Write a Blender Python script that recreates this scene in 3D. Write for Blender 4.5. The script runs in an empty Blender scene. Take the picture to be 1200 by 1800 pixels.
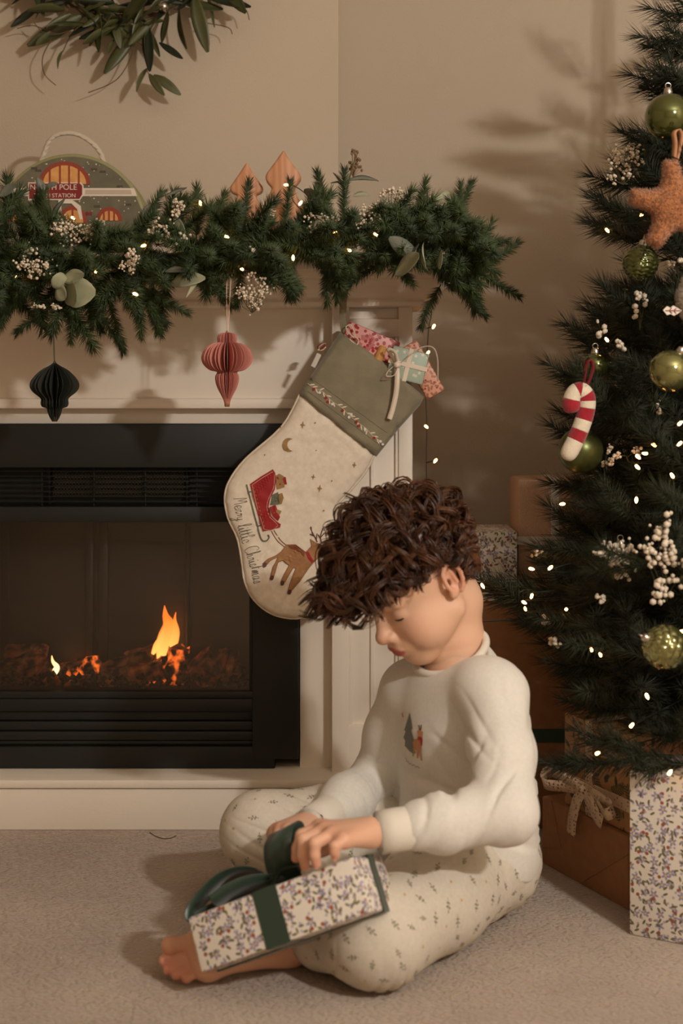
import bpy, bmesh, math, random
import numpy as np
from mathutils import Vector, Matrix, geometry
from mathutils.bvhtree import BVHTree

SC = bpy.context.scene
COL = SC.collection
PI = math.pi

# ------------------------------------------------------------ camera, light, exposure
FPX, CAMH, HOR = 2500.0, 0.83, 683.0          # focal length in px of the 1200x1800 frame, eye height, horizon row
cam = bpy.data.cameras.new('camera')
cam.sensor_fit = 'VERTICAL'; cam.sensor_height = 36.0; cam.lens = 50.0
cam.shift_y = -(900 - HOR) / 1800
cam.dof.use_dof = True; cam.dof.focus_distance = 2.5; cam.dof.aperture_fstop = 3.2
cam.clip_start = 0.05
camo = bpy.data.objects.new('camera', cam); COL.objects.link(camo)
camo.location = (0, 0, CAMH); camo.rotation_euler = (PI / 2, 0, 0)
SC.camera = camo

SC.view_settings.view_transform = 'Standard'; SC.view_settings.look = 'None'
SC.view_settings.gamma = 1.0; SC.view_settings.use_curve_mapping = False
SC.view_settings.exposure = 0.10
wd = bpy.data.worlds.new('world'); SC.world = wd; wd.use_nodes = True
wd.node_tree.nodes['Background'].inputs[0].default_value = (1.0, 0.8, 0.6, 1)
wd.node_tree.nodes['Background'].inputs[1].default_value = 0.0

def lamp(name, loc, power, color, radius):
    l = bpy.data.lights.new(name, 'POINT'); l.energy = power; l.color = color; l.shadow_soft_size = radius
    o = bpy.data.objects.new(name, l); COL.objects.link(o); o.location = loc
    return o
WARM = (1.0, 0.95, 0.89)
lamp('lamp_right_offscreen', (1.26, 0.0, 1.74), 61, WARM, 0.03)
lamp('lamp_right_offscreen', (1.36, -0.03, 1.74), 61, WARM, 0.03)

# ------------------------------------------------------------ helpers
def P(px, py, d):
    return Vector(((px - 600) / FPX * d, d, CAMH + (HOR - py) / FPX * d))
def S(px, d):
    return px / FPX * d
def srgb(r, g, b):
    f = lambda c: (c / 255 / 12.92) if c / 255 <= 0.04045 else ((c / 255 + 0.055) / 1.055) ** 2.4
    return (f(r), f(g), f(b), 1.0)

def wm(o):
    if o is None: return Matrix.Identity(4)
    if o.parent is None: return o.matrix_basis.copy()
    return wm(o.parent) @ o.matrix_parent_inverse @ o.matrix_basis
def adopt(o, parent):
    if parent is not None:
        o.parent = parent; o.matrix_parent_inverse = wm(parent).inverted()
    return o
def tag(o, label, cat, group=None):
    o['label'] = label; o['category'] = cat
    if group: o['group'] = group
    return o
def thing(name, label, cat, loc=(0, 0, 0), group=None):
    o = bpy.data.objects.new(name, None); COL.objects.link(o)
    o.empty_display_size = 0.02; o.location = loc
    return tag(o, label, cat, group)
def inst(name, me, parent=None, mat4=None):
    o = bpy.data.objects.new(name, me); COL.objects.link(o)
    if mat4 is not None: o.matrix_basis = mat4
    return adopt(o, parent)
def mesh(name, V, F, mat, smooth=False):
    me = bpy.data.meshes.new(name)
    V = np.asarray(V, dtype=np.float32)
    if isinstance(F, np.ndarray):
        n, k = F.shape
        me.vertices.add(len(V)); me.vertices.foreach_set('co', V.ravel())
        me.loops.add(n * k); me.loops.foreach_set('vertex_index', F.ravel().astype(np.int32))
        me.polygons.add(n); me.polygons.foreach_set('loop_start', np.arange(0, n * k, k, dtype=np.int32))
        me.update(calc_edges=True)
    else:
        me.from_pydata(V.tolist(), [], F); me.update()
    if smooth: me.polygons.foreach_set('use_smooth', np.ones(len(me.polygons), dtype=bool))
    for m in (mat if isinstance(mat, (list, tuple)) else [mat]): me.materials.append(m)
    return me
def mk(name, V, F, mat, parent=None, smooth=False, mat4=None):
    return inst(name, mesh(name, V, F, mat, smooth), parent, mat4)
def structure(o):
    o['kind'] = 'structure'; return o

# ------------------------------------------------------------ materials
MATS = {}
def M(name, base, rough=0.6, metal=0.0, noise=None, bump=None, emit=None, sheen=0.0, spec=None, coat=0.0, sss=0.0, weave=None, trans=0.0, alpha=None):
    if name in MATS: return MATS[name]
    m = bpy.data.materials.new(name); m.use_nodes = True; MATS[name] = m
    nt = m.node_tree; b = nt.nodes['Principled BSDF']
    b.inputs['Base Color'].default_value = base
    b.inputs['Roughness'].default_value = rough; b.inputs['Metallic'].default_value = metal
    if spec is not None: b.inputs['Specular IOR Level'].default_value = spec
    if sheen: b.inputs['Sheen Weight'].default_value = sheen; b.inputs['Sheen Roughness'].default_value = 0.5
    if coat: b.inputs['Coat Weight'].default_value = coat; b.inputs['Coat Roughness'].default_value = 0.15
    if sss:
        b.inputs['Subsurface Weight'].default_value = sss
        b.inputs['Subsurface Radius'].default_value = (1.0, 0.35, 0.2); b.inputs['Subsurface Scale'].default_value = 0.006
    if trans: b.inputs['Transmission Weight'].default_value = trans
    if emit: b.inputs['Emission Color'].default_value = emit[0]; b.inputs['Emission Strength'].default_value = emit[1]
    tc = nt.nodes.new('ShaderNodeTexCoord')
    if noise:                                   # (scale, second colour, detail)
        n = nt.nodes.new('ShaderNodeTexNoise'); n.inputs['Scale'].default_value = noise[0]
        n.inputs['Detail'].default_value = noise[2] if len(noise) > 2 else 4
        r = nt.nodes.new('ShaderNodeValToRGB'); r.color_ramp.elements[0].position = 0.35; r.color_ramp.elements[1].position = 0.65
        r.color_ramp.elements[0].color = base; r.color_ramp.elements[1].color = noise[1]
        nt.links.new(tc.outputs['Object'], n.inputs['Vector']); nt.links.new(n.outputs['Fac'], r.inputs['Fac'])
        nt.links.new(r.outputs['Color'], b.inputs['Base Color'])
    if bump:                                    # (scale, distance)
        n = nt.nodes.new('ShaderNodeTexNoise'); n.inputs['Scale'].default_value = bump[0]; n.inputs['Detail'].default_value = 5
        bp = nt.nodes.new('ShaderNodeBump'); bp.inputs['Distance'].default_value = bump[1]
        nt.links.new(tc.outputs['Object'], n.inputs['Vector']); nt.links.new(n.outputs['Fac'], bp.inputs['Height'])
        nt.links.new(bp.outputs['Normal'], b.inputs['Normal'])
    if weave:                                   # (scale, distance): woven threads
        hs = []
        for ax in ('X', 'Z'):
            w = nt.nodes.new('ShaderNodeTexWave'); w.bands_direction = ax; w.inputs['Scale'].default_value = weave[0]
            w.inputs['Distortion'].default_value = 1.5; w.inputs['Detail'].default_value = 1; hs.append(w)
            nt.links.new(tc.outputs['Object'], w.inputs['Vector'])
        a = nt.nodes.new('ShaderNodeMath'); a.operation = 'ADD'
        nt.links.new(hs[0].outputs['Fac'], a.inputs[0]); nt.links.new(hs[1].outputs['Fac'], a.inputs[1])
        bp = nt.nodes.new('ShaderNodeBump'); bp.inputs['Distance'].default_value = weave[1]
        nt.links.new(a.outputs[0], bp.inputs['Height']); nt.links.new(bp.outputs['Normal'], b.inputs['Normal'])
    return m

def motif_mat(name, bg, layers, rough=0.45, bg2=None):
    """printed paper: layers of (scale per metre, size, shape, colour, seed, keep)"""
    m = bpy.data.materials.new(name); m.use_nodes = True
    nt = m.node_tree; N = nt.nodes; L = nt.links; b = N['Principled BSDF']; b.inputs['Roughness'].default_value = rough
    uv = N.new('ShaderNodeUVMap')
    def mth(op, a, c=None, cl=False):
        n = N.new('ShaderNodeMath'); n.operation = op; n.use_clamp = cl
        for i, v in enumerate((a, c)):
            if v is None: continue
            if isinstance(v, (int, float)): n.inputs[i].default_value = v
            else: L.new(v, n.inputs[i])
        return n.outputs[0]
    col = None
    rgb = N.new('ShaderNodeRGB'); rgb.outputs[0].default_value = bg; col = rgb.outputs[0]
    for sc, size, shape, c, seed, keep in layers:
        v = N.new('ShaderNodeVectorMath'); v.operation = 'MULTIPLY_ADD'
        L.new(uv.outputs[0], v.inputs[0]); v.inputs[1].default_value = (sc, sc, sc); v.inputs[2].default_value = (seed * 7.3, seed * 3.1, 0)
        vo = N.new('ShaderNodeTexVoronoi'); vo.voronoi_dimensions = '2D'; vo.feature = 'F1'; vo.inputs['Scale'].default_value = 1.0
        vo.inputs['Randomness'].default_value = 0.75
        L.new(v.outputs[0], vo.inputs['Vector'])
        d = N.new('ShaderNodeVectorMath'); d.operation = 'SUBTRACT'; L.new(v.outputs[0], d.inputs[0]); L.new(vo.outputs['Position'], d.inputs[1])
        sp = N.new('ShaderNodeSeparateColor'); L.new(vo.outputs['Color'], sp.inputs[0])
        ro = N.new('ShaderNodeVectorRotate'); ro.rotation_type = 'Z_AXIS'; L.new(d.outputs[0], ro.inputs['Vector'])
        L.new(mth('MULTIPLY', sp.outputs[0], 6.283), ro.inputs['Angle'])
        xy = N.new('ShaderNodeSeparateXYZ'); L.new(ro.outputs[0], xy.inputs[0]); x, y = xy.outputs[0], xy.outputs[1]
        r = mth('SQRT', mth('ADD', mth('MULTIPLY', x, x), mth('MULTIPLY', y, y)))
        if shape == 'dot': f = mth('SUBTRACT', size, r)
        elif shape == 'flower':
            th = mth('ARCTAN2', y, x)
            f = mth('SUBTRACT', mth('MULTIPLY', mth('ADD', mth('MULTIPLY', mth('COSINE', mth('MULTIPLY', th, 5.0)), 0.3), 0.72), size), r)
        elif shape == 'leaf':
            f = mth('SUBTRACT', size, mth('SQRT', mth('ADD', mth('MULTIPLY', x, x), mth('MULTIPLY', mth('MULTIPLY', y, y), 6.0))))
        elif shape == 'sprig':                     # a stem with paired slanting leaves
            ya = mth('ABSOLUTE', y); xs = mth('SUBTRACT', x, mth('MULTIPLY', ya, 0.8))
            xm = mth('SUBTRACT', mth('PINGPONG', mth('ADD', xs, 2.0), size * 0.25), size * 0.125)
            lf = mth('SUBTRACT', size * 0.09, mth('ABSOLUTE', xm))
            lim = mth('SUBTRACT', size * 0.42, mth('MAXIMUM', mth('MULTIPLY', mth('ABSOLUTE', x), 0.45), mth('ABSOLUTE', mth('SUBTRACT', ya, size * 0.02))))
            f = mth('MINIMUM', lf, lim)
        msk = mth('MULTIPLY', mth('GREATER_THAN', f, 0.0), mth('LESS_THAN', sp.outputs[1], keep))
        mx = N.new('ShaderNodeMix'); mx.data_type = 'RGBA'
        L.new(msk, mx.inputs[0]); L.new(col, mx.inputs[6]); mx.inputs[7].default_value = c
        col = mx.outputs[2]
    L.new(col, b.inputs['Base Color'])
    return m

# ------------------------------------------------------------ shape builders (return verts, faces)
def boxvf(lo, hi):
    (a, b, c), (d, e, f) = lo, hi
    V = [(a, b, c), (d, b, c), (d, e, c), (a, e, c), (a, b, f), (d, b, f), (d, e, f), (a, e, f)]
    return V, [(0, 3, 2, 1), (4, 5, 6, 7), (0, 1, 5, 4), (1, 2, 6, 5), (2, 3, 7, 6), (3, 0, 4, 7)]
def joinvf(lst):
    V, F = [], []
    for v, f in lst:
        o = len(V); V += [tuple(p) for p in v]; F += [tuple(i + o for i in q) for q in f]
    return V, F
def bevel_mesh(me, w, seg=2, angle=0.6):
    bm = bmesh.new(); bm.from_mesh(me)
    es = [e for e in bm.edges if len(e.link_faces) == 2 and e.calc_face_angle(0) > angle]
    bmesh.ops.bevel(bm, geom=es, offset=w, segments=seg, affect='EDGES', profile=0.5)
    bm.to_mesh(me); bm.free()
    me.polygons.foreach_set('use_smooth', np.ones(len(me.polygons), dtype=bool))
    try: me.set_sharp_from_angle(angle=0.7)
    except Exception: pass
    return me
def bx(name, lo, hi, mat, parent=None, bev=0.003, mat4=None, seg=2):
    lo2 = [min(a, b) for a, b in zip(lo, hi)]; hi2 = [max(a, b) for a, b in zip(lo, hi)]
    me = mesh(name, *boxvf(lo2, hi2), mat)
    if bev: bevel_mesh(me, bev, seg)
    return inst(name, me, parent, mat4)
def frames(pts):
    pts = [Vector(p) for p in pts]; n = len(pts); T = []
    for i in range(n):
        t = pts[min(i + 1, n - 1)] - pts[max(i - 1, 0)]
        T.append(t.normalized() if t.length > 1e-9 else Vector((0, 0, 1)))
    u = T[0].orthogonal().normalized(); out = []
    for i in range(n):
        u = (u - T[i] * u.dot(T[i]))
        u = u.normalized() if u.length > 1e-6 else T[i].orthogonal().normalized()
        out.append((pts[i], T[i], u, T[i].cross(u)))
    return out
def tube(pts, rad, n=8, cap=True, closed=False):
    fr = frames(pts); V, F = [], []
    for i, (p, t, u, w) in enumerate(fr):
        r = rad[i] if isinstance(rad, (list, tuple, np.ndarray)) else rad
        for k in range(n):
            a = 2 * PI * k / n; V.append(p + (u * math.cos(a) + w * math.sin(a)) * r)
    m = len(fr)
    for i in range(m - 1 + (1 if closed else 0)):
        j = (i + 1) % m
        for k in range(n): F.append((i * n + k, i * n + (k + 1) % n, j * n + (k + 1) % n, j * n + k))
    if cap and not closed: F.append(tuple(range(n))[::-1]); F.append(tuple(range((m - 1) * n, m * n)))
    return [tuple(v) for v in V], F
def lathe(prof, n=24, c=(0, 0, 0)):
    V, F = [], []
    for r, z in prof:
        for k in range(n):
            a = 2 * PI * k / n; V.append((c[0] + r * math.cos(a), c[1] + r * math.sin(a), c[2] + z))
    for i in range(len(prof) - 1):
        for k in range(n): F.append((i * n + k, i * n + (k + 1) % n, (i + 1) * n + (k + 1) % n, (i + 1) * n + k))
    F.append(tuple(range(n))[::-1]); F.append(tuple(range((len(prof) - 1) * n, len(prof) * n)))
    return V, F
def strip(pts, wvec, w, th=0.0006):
    """ribbon along pts, wvec = width direction (one or per point)"""
    pts = [Vector(p) for p in pts]; n = len(pts); V, F = [], []
    for i, p in enumerate(pts):
        t = (pts[min(i + 1, n - 1)] - pts[max(i - 1, 0)]).normalized()
        wv = Vector(wvec[i] if isinstance(wvec, list) else wvec); wv = (wv - t * wv.dot(t)).normalized()
        nn = t.cross(wv)
        ww = w[i] if isinstance(w, (list, tuple)) else w
        V += [p - wv * ww / 2 - nn * th, p + wv * ww / 2 - nn * th, p + wv * ww / 2 + nn * th, p - wv * ww / 2 + nn * th]
    for i in range(n - 1):
        a, b = 4 * i, 4 * i + 4
        for k in range(4): F.append((a + k, a + (k + 1) % 4, b + (k + 1) % 4, b + k))
    F += [(3, 2, 1, 0), (4 * n - 4, 4 * n - 3, 4 * n - 2, 4 * n - 1)]
    return [tuple(v) for v in V], F
def smoothpts(pts, k=6, closed=False):
    """Catmull-Rom through points"""
    pts = [Vector(p) for p in pts]; n = len(pts); out = []
    rng = range(n if closed else n - 1)
    for i in rng:
        g = (lambda j: pts[j % n]) if closed else (lambda j: pts[max(0, min(n - 1, j))])
        p0, p1, p2, p3 = g(i - 1), g(i), g(i + 1), g(i + 2)
        for s in range(k):
            t = s / k
            out.append(0.5 * ((2 * p1) + (p2 - p0) * t + (2 * p0 - 5 * p1 + 4 * p2 - p3) * t * t + (3 * p1 - p0 - 3 * p2 + p3) * t ** 3))
    if not closed: out.append(pts[-1])
    return out
def polydist(pts, poly):
    pts = np.asarray(pts, float)[:, :2]; poly = np.asarray(poly, float)[:, :2]
    best = np.full(len(pts), 1e9)
    for a, b in zip(poly, np.roll(poly, -1, 0)):
        ab = b - a; t = np.clip(((pts - a) @ ab) / max(ab @ ab, 1e-12), 0, 1)
        best = np.minimum(best, np.hypot(*(pts - a - t[:, None] * ab).T))
    return best
def inpoly(pts, poly):
    pts = np.asarray(pts, float); poly = np.asarray(poly, float); c = np.zeros(len(pts), bool)
    for a, b in zip(poly, np.roll(poly, -1, 0)):
        cond = (a[1] > pts[:, 1]) != (b[1] > pts[:, 1])
        xs = (b[0] - a[0]) * (pts[:, 1] - a[1]) / (b[1] - a[1] + 1e-15) + a[0]
        c ^= cond & (pts[:, 0] < xs)
    return c
def filltri(poly, step):
    """triangulate polygon with interior grid points -> pts (n,2), tris, n_boundary"""
    poly = np.asarray([(p[0], p[1]) for p in poly], float)
    lo, hi = poly.min(0), poly.max(0)
    g = np.array([(x, y) for x in np.arange(lo[0] + step / 2, hi[0], step) for y in np.arange(lo[1] + step / 2, hi[1], step)])
    if len(g): g = g[inpoly(g, poly)]
    if len(g): g = g[polydist(g, poly) > step * 0.45]
    pts = [Vector(p) for p in poly] + [Vector(p) for p in g]
    n = len(poly)
    r = geometry.delaunay_2d_cdt(pts, [(i, (i + 1) % n) for i in range(n)], [], 1, 1e-7)
    return np.array([tuple(v) for v in r[0]]), [tuple(f) for f in r[2]], poly
def inflate(poly, step, T, w, yc, front=None):
    """pillow in the x-z plane at depth yc, half thickness T, rounding width w"""
    pts, tris, pl = filltri(poly, step)
    d = polydist(pts, pl); h = T * np.sqrt(np.clip(1 - (1 - np.clip(d / w, 0, 1)) ** 2, 0, 1))
    if front is not None: h = h + front(pts, d)
    n = len(pts); V = np.zeros((2 * n, 3)); V[:n, 0] = pts[:, 0]; V[:n, 2] = pts[:, 1]; V[:n, 1] = yc - h
    V[n:, 0] = pts[:, 0]; V[n:, 2] = pts[:, 1]; V[n:, 1] = yc + np.minimum(h, T)
    F = []
    for t in tris:
        a = np.array([pts[i] for i in t[:3]]); s = np.cross(a[1] - a[0], a[2] - a[0])
        f = t if s > 0 else t[::-1]
        F.append(tuple(f)); F.append(tuple(i + n for i in f[::-1]))
    me = bpy.data.meshes.new('t'); bm = bmesh.new()
    vs = [bm.verts.new(v) for v in V]
    for f in F:
        try: bm.faces.new([vs[i] for i in f])
        except ValueError: pass
    bmesh.ops.remove_doubles(bm, verts=bm.verts, dist=1e-6)
    bm.to_mesh(me); bm.free()
    V = [tuple(v.co) for v in me.vertices]; F = [tuple(p.vertices) for p in me.polygons]
    bpy.data.meshes.remove(me)
    return V, F
def prism(poly, y0, y1):
    """polygon in x-z extruded from y0 (front) to y1"""
    n = len(poly); V = [(p[0], y0, p[1]) for p in poly] + [(p[0], y1, p[1]) for p in poly]
    a = sum(poly[i][0] * poly[(i + 1) % n][1] - poly[(i + 1) % n][0] * poly[i][1] for i in range(n))
    f = list(range(n)) if a > 0 else list(range(n))[::-1]
    F = [tuple(f), tuple(i + n for i in f[::-1])]
    for k in range(n):
        i, j = f[k], f[(k + 1) % n]; F.append((j, i, i + n, j + n))
    return V, F
def text_mesh(name, body, size, mat, parent, mat4, align='CENTER', ext=0.0002):
    cu = bpy.data.curves.new(name, 'FONT'); cu.body = body; cu.size = size; cu.align_x = align; cu.align_y = 'CENTER'; cu.extrude = ext
    o = bpy.data.objects.new(name, cu); COL.objects.link(o)
    dg = bpy.context.evaluated_depsgraph_get(); dg.update()
    me = bpy.data.meshes.new_from_object(o.evaluated_get(dg)); me.name = name
    bpy.data.objects.remove(o); bpy.data.curves.remove(cu)
    me.materials.clear(); me.materials.append(mat)
    return inst(name, me, parent, mat4)

# ------------------------------------------------------------ implicit surfaces (bodies, clothes, soft things)
class SDF:
    def __init__(s, lo, hi, h):
        s.lo = np.array(lo, float); s.h = h; s.n = np.ceil((np.array(hi) - s.lo) / h).astype(int) + 1
        s.f = np.full(s.n, 0.2, np.float32)
    def sl(s, lo, hi):
        a = np.clip(((np.array(lo) - s.lo) / s.h).astype(int), 0, s.n - 1); b = np.clip(((np.array(hi) - s.lo) / s.h).astype(int) + 2, 1, s.n)
        ax = [(s.lo[i] + s.h * np.arange(a[i], b[i])).astype(np.float32) for i in range(3)]
        return tuple(slice(a[i], b[i]) for i in range(3)), ax[0][:, None, None], ax[1][None, :, None], ax[2][None, None, :]
    def put(s, S, d, k, sub=False):
        f = s.f[S]
        if sub:
            d = -d
            if k: hh = np.clip(0.5 - 0.5 * (d - f) / k, 0, 1); s.f[S] = d * (1 - hh) + f * hh + k * hh * (1 - hh); s.f[S] = np.maximum(s.f[S], np.maximum(f, d))
            else: s.f[S] = np.maximum(f, d)
        else:
            if k:
                hh = np.clip(0.5 + 0.5 * (d - f) / k, 0, 1); s.f[S] = d * (1 - hh) + f * hh - k * hh * (1 - hh)
            else: s.f[S] = np.minimum(f, d)
    def cone(s, a, b, ra, rb, k=0.0, sub=False):
        a = np.array(a, float); b = np.array(b, float); pad = max(ra, rb) + k + 0.03
        S, X, Y, Z = s.sl(np.minimum(a, b) - pad, np.maximum(a, b) + pad)
        ab = b - a; L2 = max(float(ab @ ab), 1e-12)
        t = np.clip(((X - a[0]) * ab[0] + (Y - a[1]) * ab[1] + (Z - a[2]) * ab[2]) / L2, 0, 1)
        d = np.sqrt((X - a[0] - t * ab[0]) ** 2 + (Y - a[1] - t * ab[1]) ** 2 + (Z - a[2] - t * ab[2]) ** 2) - (ra + (rb - ra) * t)
        s.put(S, d, k, sub)
    def chain(s, pts, rr, k=0.0):
        for i in range(len(pts) - 1): s.cone(pts[i], pts[i + 1], rr[i], rr[i + 1], k)
    def ell(s, c, r, k=0.0, R=None, sub=False):
        c = np.array(c, float); r = np.array(r, float); pad = r.max() + k + 0.03
        S, X, Y, Z = s.sl(c - pad, c + pad); X = X - c[0]; Y = Y - c[1]; Z = Z - c[2]
        if R is not None:                     # rows of R = local axes
            R = np.array(R, float)
            X, Y, Z = [R[i][0] * X + R[i][1] * Y + R[i][2] * Z for i in range(3)]
        q0 = np.sqrt((X / r[0]) ** 2 + (Y / r[1]) ** 2 + (Z / r[2]) ** 2)
        q1 = np.sqrt((X / r[0] ** 2) ** 2 + (Y / r[1] ** 2) ** 2 + (Z / r[2] ** 2) ** 2) + 1e-9
        s.put(S, q0 * (q0 - 1) / q1, k, sub)
    def coords(s):
        ax = [(s.lo[i] + s.h * np.arange(s.n[i])).astype(np.float32) for i in range(3)]
        return ax[0][:, None, None], ax[1][None, :, None], ax[2][None, None, :]
    def mesh(s):
        f = s.f; ins = f < 0
        c = np.zeros(np.array(f.shape) - 1, np.int8)
        for dx in (0, 1):
            for dy in (0, 1):
                for dz in (0, 1): c += ins[dx:f.shape[0] - 1 + dx, dy:f.shape[1] - 1 + dy, dz:f.shape[2] - 1 + dz]
        act = np.argwhere((c > 0) & (c < 8)); idx = np.full(c.shape, -1, np.int32); idx[tuple(act.T)] = np.arange(len(act))
        acc = np.zeros((len(act), 3)); cnt = np.zeros(len(act))
        corners = [(dx, dy, dz) for dx in (0, 1) for dy in (0, 1) for dz in (0, 1)]
        vals = {q: f[act[:, 0] + q[0], act[:, 1] + q[1], act[:, 2] + q[2]] for q in corners}
        for q in corners:
            for ax in range(3):
                if q[ax]: continue
                q2 = list(q); q2[ax] = 1; q2 = tuple(q2); a, b = vals[q], vals[q2]; m = (a < 0) != (b < 0)
                t = np.where(m, a / np.where(m, a - b, 1), 0)
                p = np.tile(np.array(q, float), (len(act), 1)); p[:, ax] = t
                acc[m] += p[m]; cnt[m] += 1
        V = s.lo + s.h * (act + acc / cnt[:, None])
        Q = []
        for ax in range(3):
            sl0 = [slice(None)] * 3; sl1 = [slice(None)] * 3; sl0[ax] = slice(0, -1); sl1[ax] = slice(1, None)
            a, b = ins[tuple(sl0)], ins[tuple(sl1)]; e = np.argwhere(a != b)
            u, v = (ax + 1) % 3, (ax + 2) % 3
            ok = (e[:, u] > 0) & (e[:, v] > 0) & (e[:, u] < c.shape[u]) & (e[:, v] < c.shape[v]); e = e[ok]
            def at(du, dv):
                q = e.copy(); q[:, u] += du; q[:, v] += dv; return idx[q[:, 0], q[:, 1], q[:, 2]]
            quad = np.stack([at(-1, -1), at(0, -1), at(0, 0), at(-1, 0)], 1)
            flip = ~a[e[:, 0], e[:, 1], e[:, 2]]; quad[flip] = quad[flip][:, ::-1]
            Q.append(quad)
        Q = np.concatenate(Q); Q = Q[(Q >= 0).all(1)]
        return V, Q
def relax(V, Q, it=2, lam=0.5):
    """Laplacian smoothing of a quad mesh"""
    E = np.concatenate([Q[:, [0, 1]], Q[:, [1, 2]], Q[:, [2, 3]], Q[:, [3, 0]]])
    E = np.concatenate([E, E[:, ::-1]])
    n = len(V); cnt = np.bincount(E[:, 0], minlength=n)[:, None]
    for _ in range(it):
        A = np.stack([np.bincount(E[:, 0], weights=V[E[:, 1], i], minlength=n) for i in range(3)], 1) / np.maximum(cnt, 1)
        V = V + lam * (A - V)
    return V
_HASH = np.random.default_rng(77).random((32, 32, 32))
def vnoise(P_):
    """smooth value noise in [-1, 1] at points (n,3)"""
    i = np.floor(P_).astype(int); f = P_ - i; f = f * f * (3 - 2 * f); r = 0
    for a in (0, 1):
        for b in (0, 1):
            for c in (0, 1):
                w = (f[:, 0] if a else 1 - f[:, 0]) * (f[:, 1] if b else 1 - f[:, 1]) * (f[:, 2] if c else 1 - f[:, 2])
                r = r + w * _HASH[(i[:, 0] + a) % 32, (i[:, 1] + b) % 32, (i[:, 2] + c) % 32]
    return r * 2 - 1
def vnormals(V, Q):
    n = np.cross(V[Q[:, 2]] - V[Q[:, 0]], V[Q[:, 3]] - V[Q[:, 1]]); N_ = np.zeros_like(V)
    for k in range(4):
        for i in range(3): N_[:, i] += np.bincount(Q[:, k], weights=n[:, i], minlength=len(V))
    return N_ / (np.linalg.norm(N_, axis=1, keepdims=True) + 1e-12)
def crease(V, Q, spots):
    """cloth folds: spots of (centre, radius, across direction, wavelength, depth, seed)"""
    N_ = vnormals(V, Q); D = np.zeros(len(V))
    for c, r, d, wl, amp, seed in spots:
        c = np.asarray(c, float); d = np.asarray(d, float); d = d / np.linalg.norm(d); rel = V - c; m = np.exp(-((rel / r) ** 2).sum(1)); s = m > 0.02
        t = rel[s] @ d; rest = rel[s] - t[:, None] * d; q = (t / wl)[:, None] * d * 1.0 + rest / (wl * 7.0) + seed * 3.7
        w = vnoise(rel[s] / (wl * 2.5) + seed); n = vnoise(q + d * (0.35 * w)[:, None])
        D[s] += -amp * m[s] * (1 - np.minimum(1, np.abs(n) * 3.4)) ** 1.2 + amp * 0.12 * m[s] * n
    return V + N_ * D[:, None]
def many_tubes(C, R, ns=3):
    """C (N,K,3) centre lines, R (K,) or (N,K) radii -> verts, quads"""
    N, K, _ = C.shape; T = np.gradient(C, axis=1); T /= np.linalg.norm(T, axis=2, keepdims=True) + 1e-12
    ref = np.array([0.31, 0.52, 0.79]); U = np.cross(T, ref); U /= np.linalg.norm(U, axis=2, keepdims=True) + 1e-12; W = np.cross(T, U)
    R = np.broadcast_to(R, (N, K)); V = np.zeros((N, K, ns, 3))
    for k in range(ns):
        a = 2 * PI * k / ns; V[:, :, k] = C + (U * math.cos(a) + W * math.sin(a)) * R[..., None]
    b = (np.arange(N) * K * ns)[:, None, None] + (np.arange(K - 1) * ns)[None, :, None]; k = np.arange(ns)[None, None, :]; k2 = (k + 1) % ns
    Q = np.stack([b + k, b + k2, b + ns + k2, b + ns + k], -1).reshape(-1, 4)
    return V.reshape(-1, 3), Q
# ------------------------------------------------------------ the room
BREAST_Y, REC_Y = 2.92, 3.15
XL, XR, YB, ZC = -2.3, 2.3, -2.2, 2.45
m_wall = M('wall_paint', srgb(194, 178, 157), 0.85, noise=(1.5, srgb(190, 174, 153)), bump=(260, 0.0006))
m_white = M('surround_paint', srgb(240, 228, 212), 0.5, noise=(3, srgb(235, 222, 205)), bump=(90, 0.0003))
m_ceil = M('ceiling_paint', srgb(225, 215, 200), 0.9)

def carpet_mat():
    m = bpy.data.materials.new('carpet'); m.use_nodes = True; nt = m.node_tree; N = nt.nodes; L = nt.links; b = N['Principled BSDF']
    b.inputs['Roughness'].default_value = 0.95; b.inputs['Sheen Weight'].default_value = 0.3
    tc = N.new('ShaderNodeTexCoord')
    n1 = N.new('ShaderNodeTexNoise'); n1.inputs['Scale'].default_value = 5; n1.inputs['Detail'].default_value = 6
    n2 = N.new('ShaderNodeTexVoronoi'); n2.inputs['Scale'].default_value = 190
    mp = N.new('ShaderNodeMapping'); mp.inputs['Scale'].default_value = (0.7, 1.2, 1); mp.inputs['Rotation'].default_value = (0, 0, 0.08)
    L.new(tc.outputs['Object'], mp.inputs[0]); L.new(tc.outputs['Object'], n1.inputs[0]); L.new(mp.outputs[0], n2.inputs['Vector'])
    r = N.new('ShaderNodeValToRGB'); r.color_ramp.elements[0].color = srgb(160, 138, 117); r.color_ramp.elements[1].color = srgb(181, 159, 137)
    r.color_ramp.elements[0].position = 0.3; r.color_ramp.elements[1].position = 0.7
    L.new(n1.outputs['Fac'], r.inputs[0])
    L.new(r.outputs[0], b.inputs['Base Color'])
    bp = N.new('ShaderNodeBump'); bp.inputs['Distance'].default_value = 0.004; bp.invert = True
    L.new(n2.outputs['Distance'], bp.inputs['Height']); L.new(bp.outputs['Normal'], b.inputs['Normal'])
    return m
structure(bx('floor', (XL, YB, -0.05), (XR, REC_Y + 0.1, 0), carpet_mat(), bev=0))
structure(bx('ceiling', (XL, YB, ZC), (XR, REC_Y + 0.1, ZC + 0.05), m_ceil, bev=0))
structure(bx('wall_back', (XL, REC_Y, 0), (XR, REC_Y + 0.1, ZC), m_wall, bev=0))
FX = (213 - 600) / FPX * 2.74                     # centre of the fireplace
BX1 = S(595 - 600, BREAST_Y); BX0 = 2 * FX - BX1
structure(bx('wall_chimney', (BX0, BREAST_Y, 0), (BX1, REC_Y + 0.01, ZC), m_wall, bev=0.002))
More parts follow.
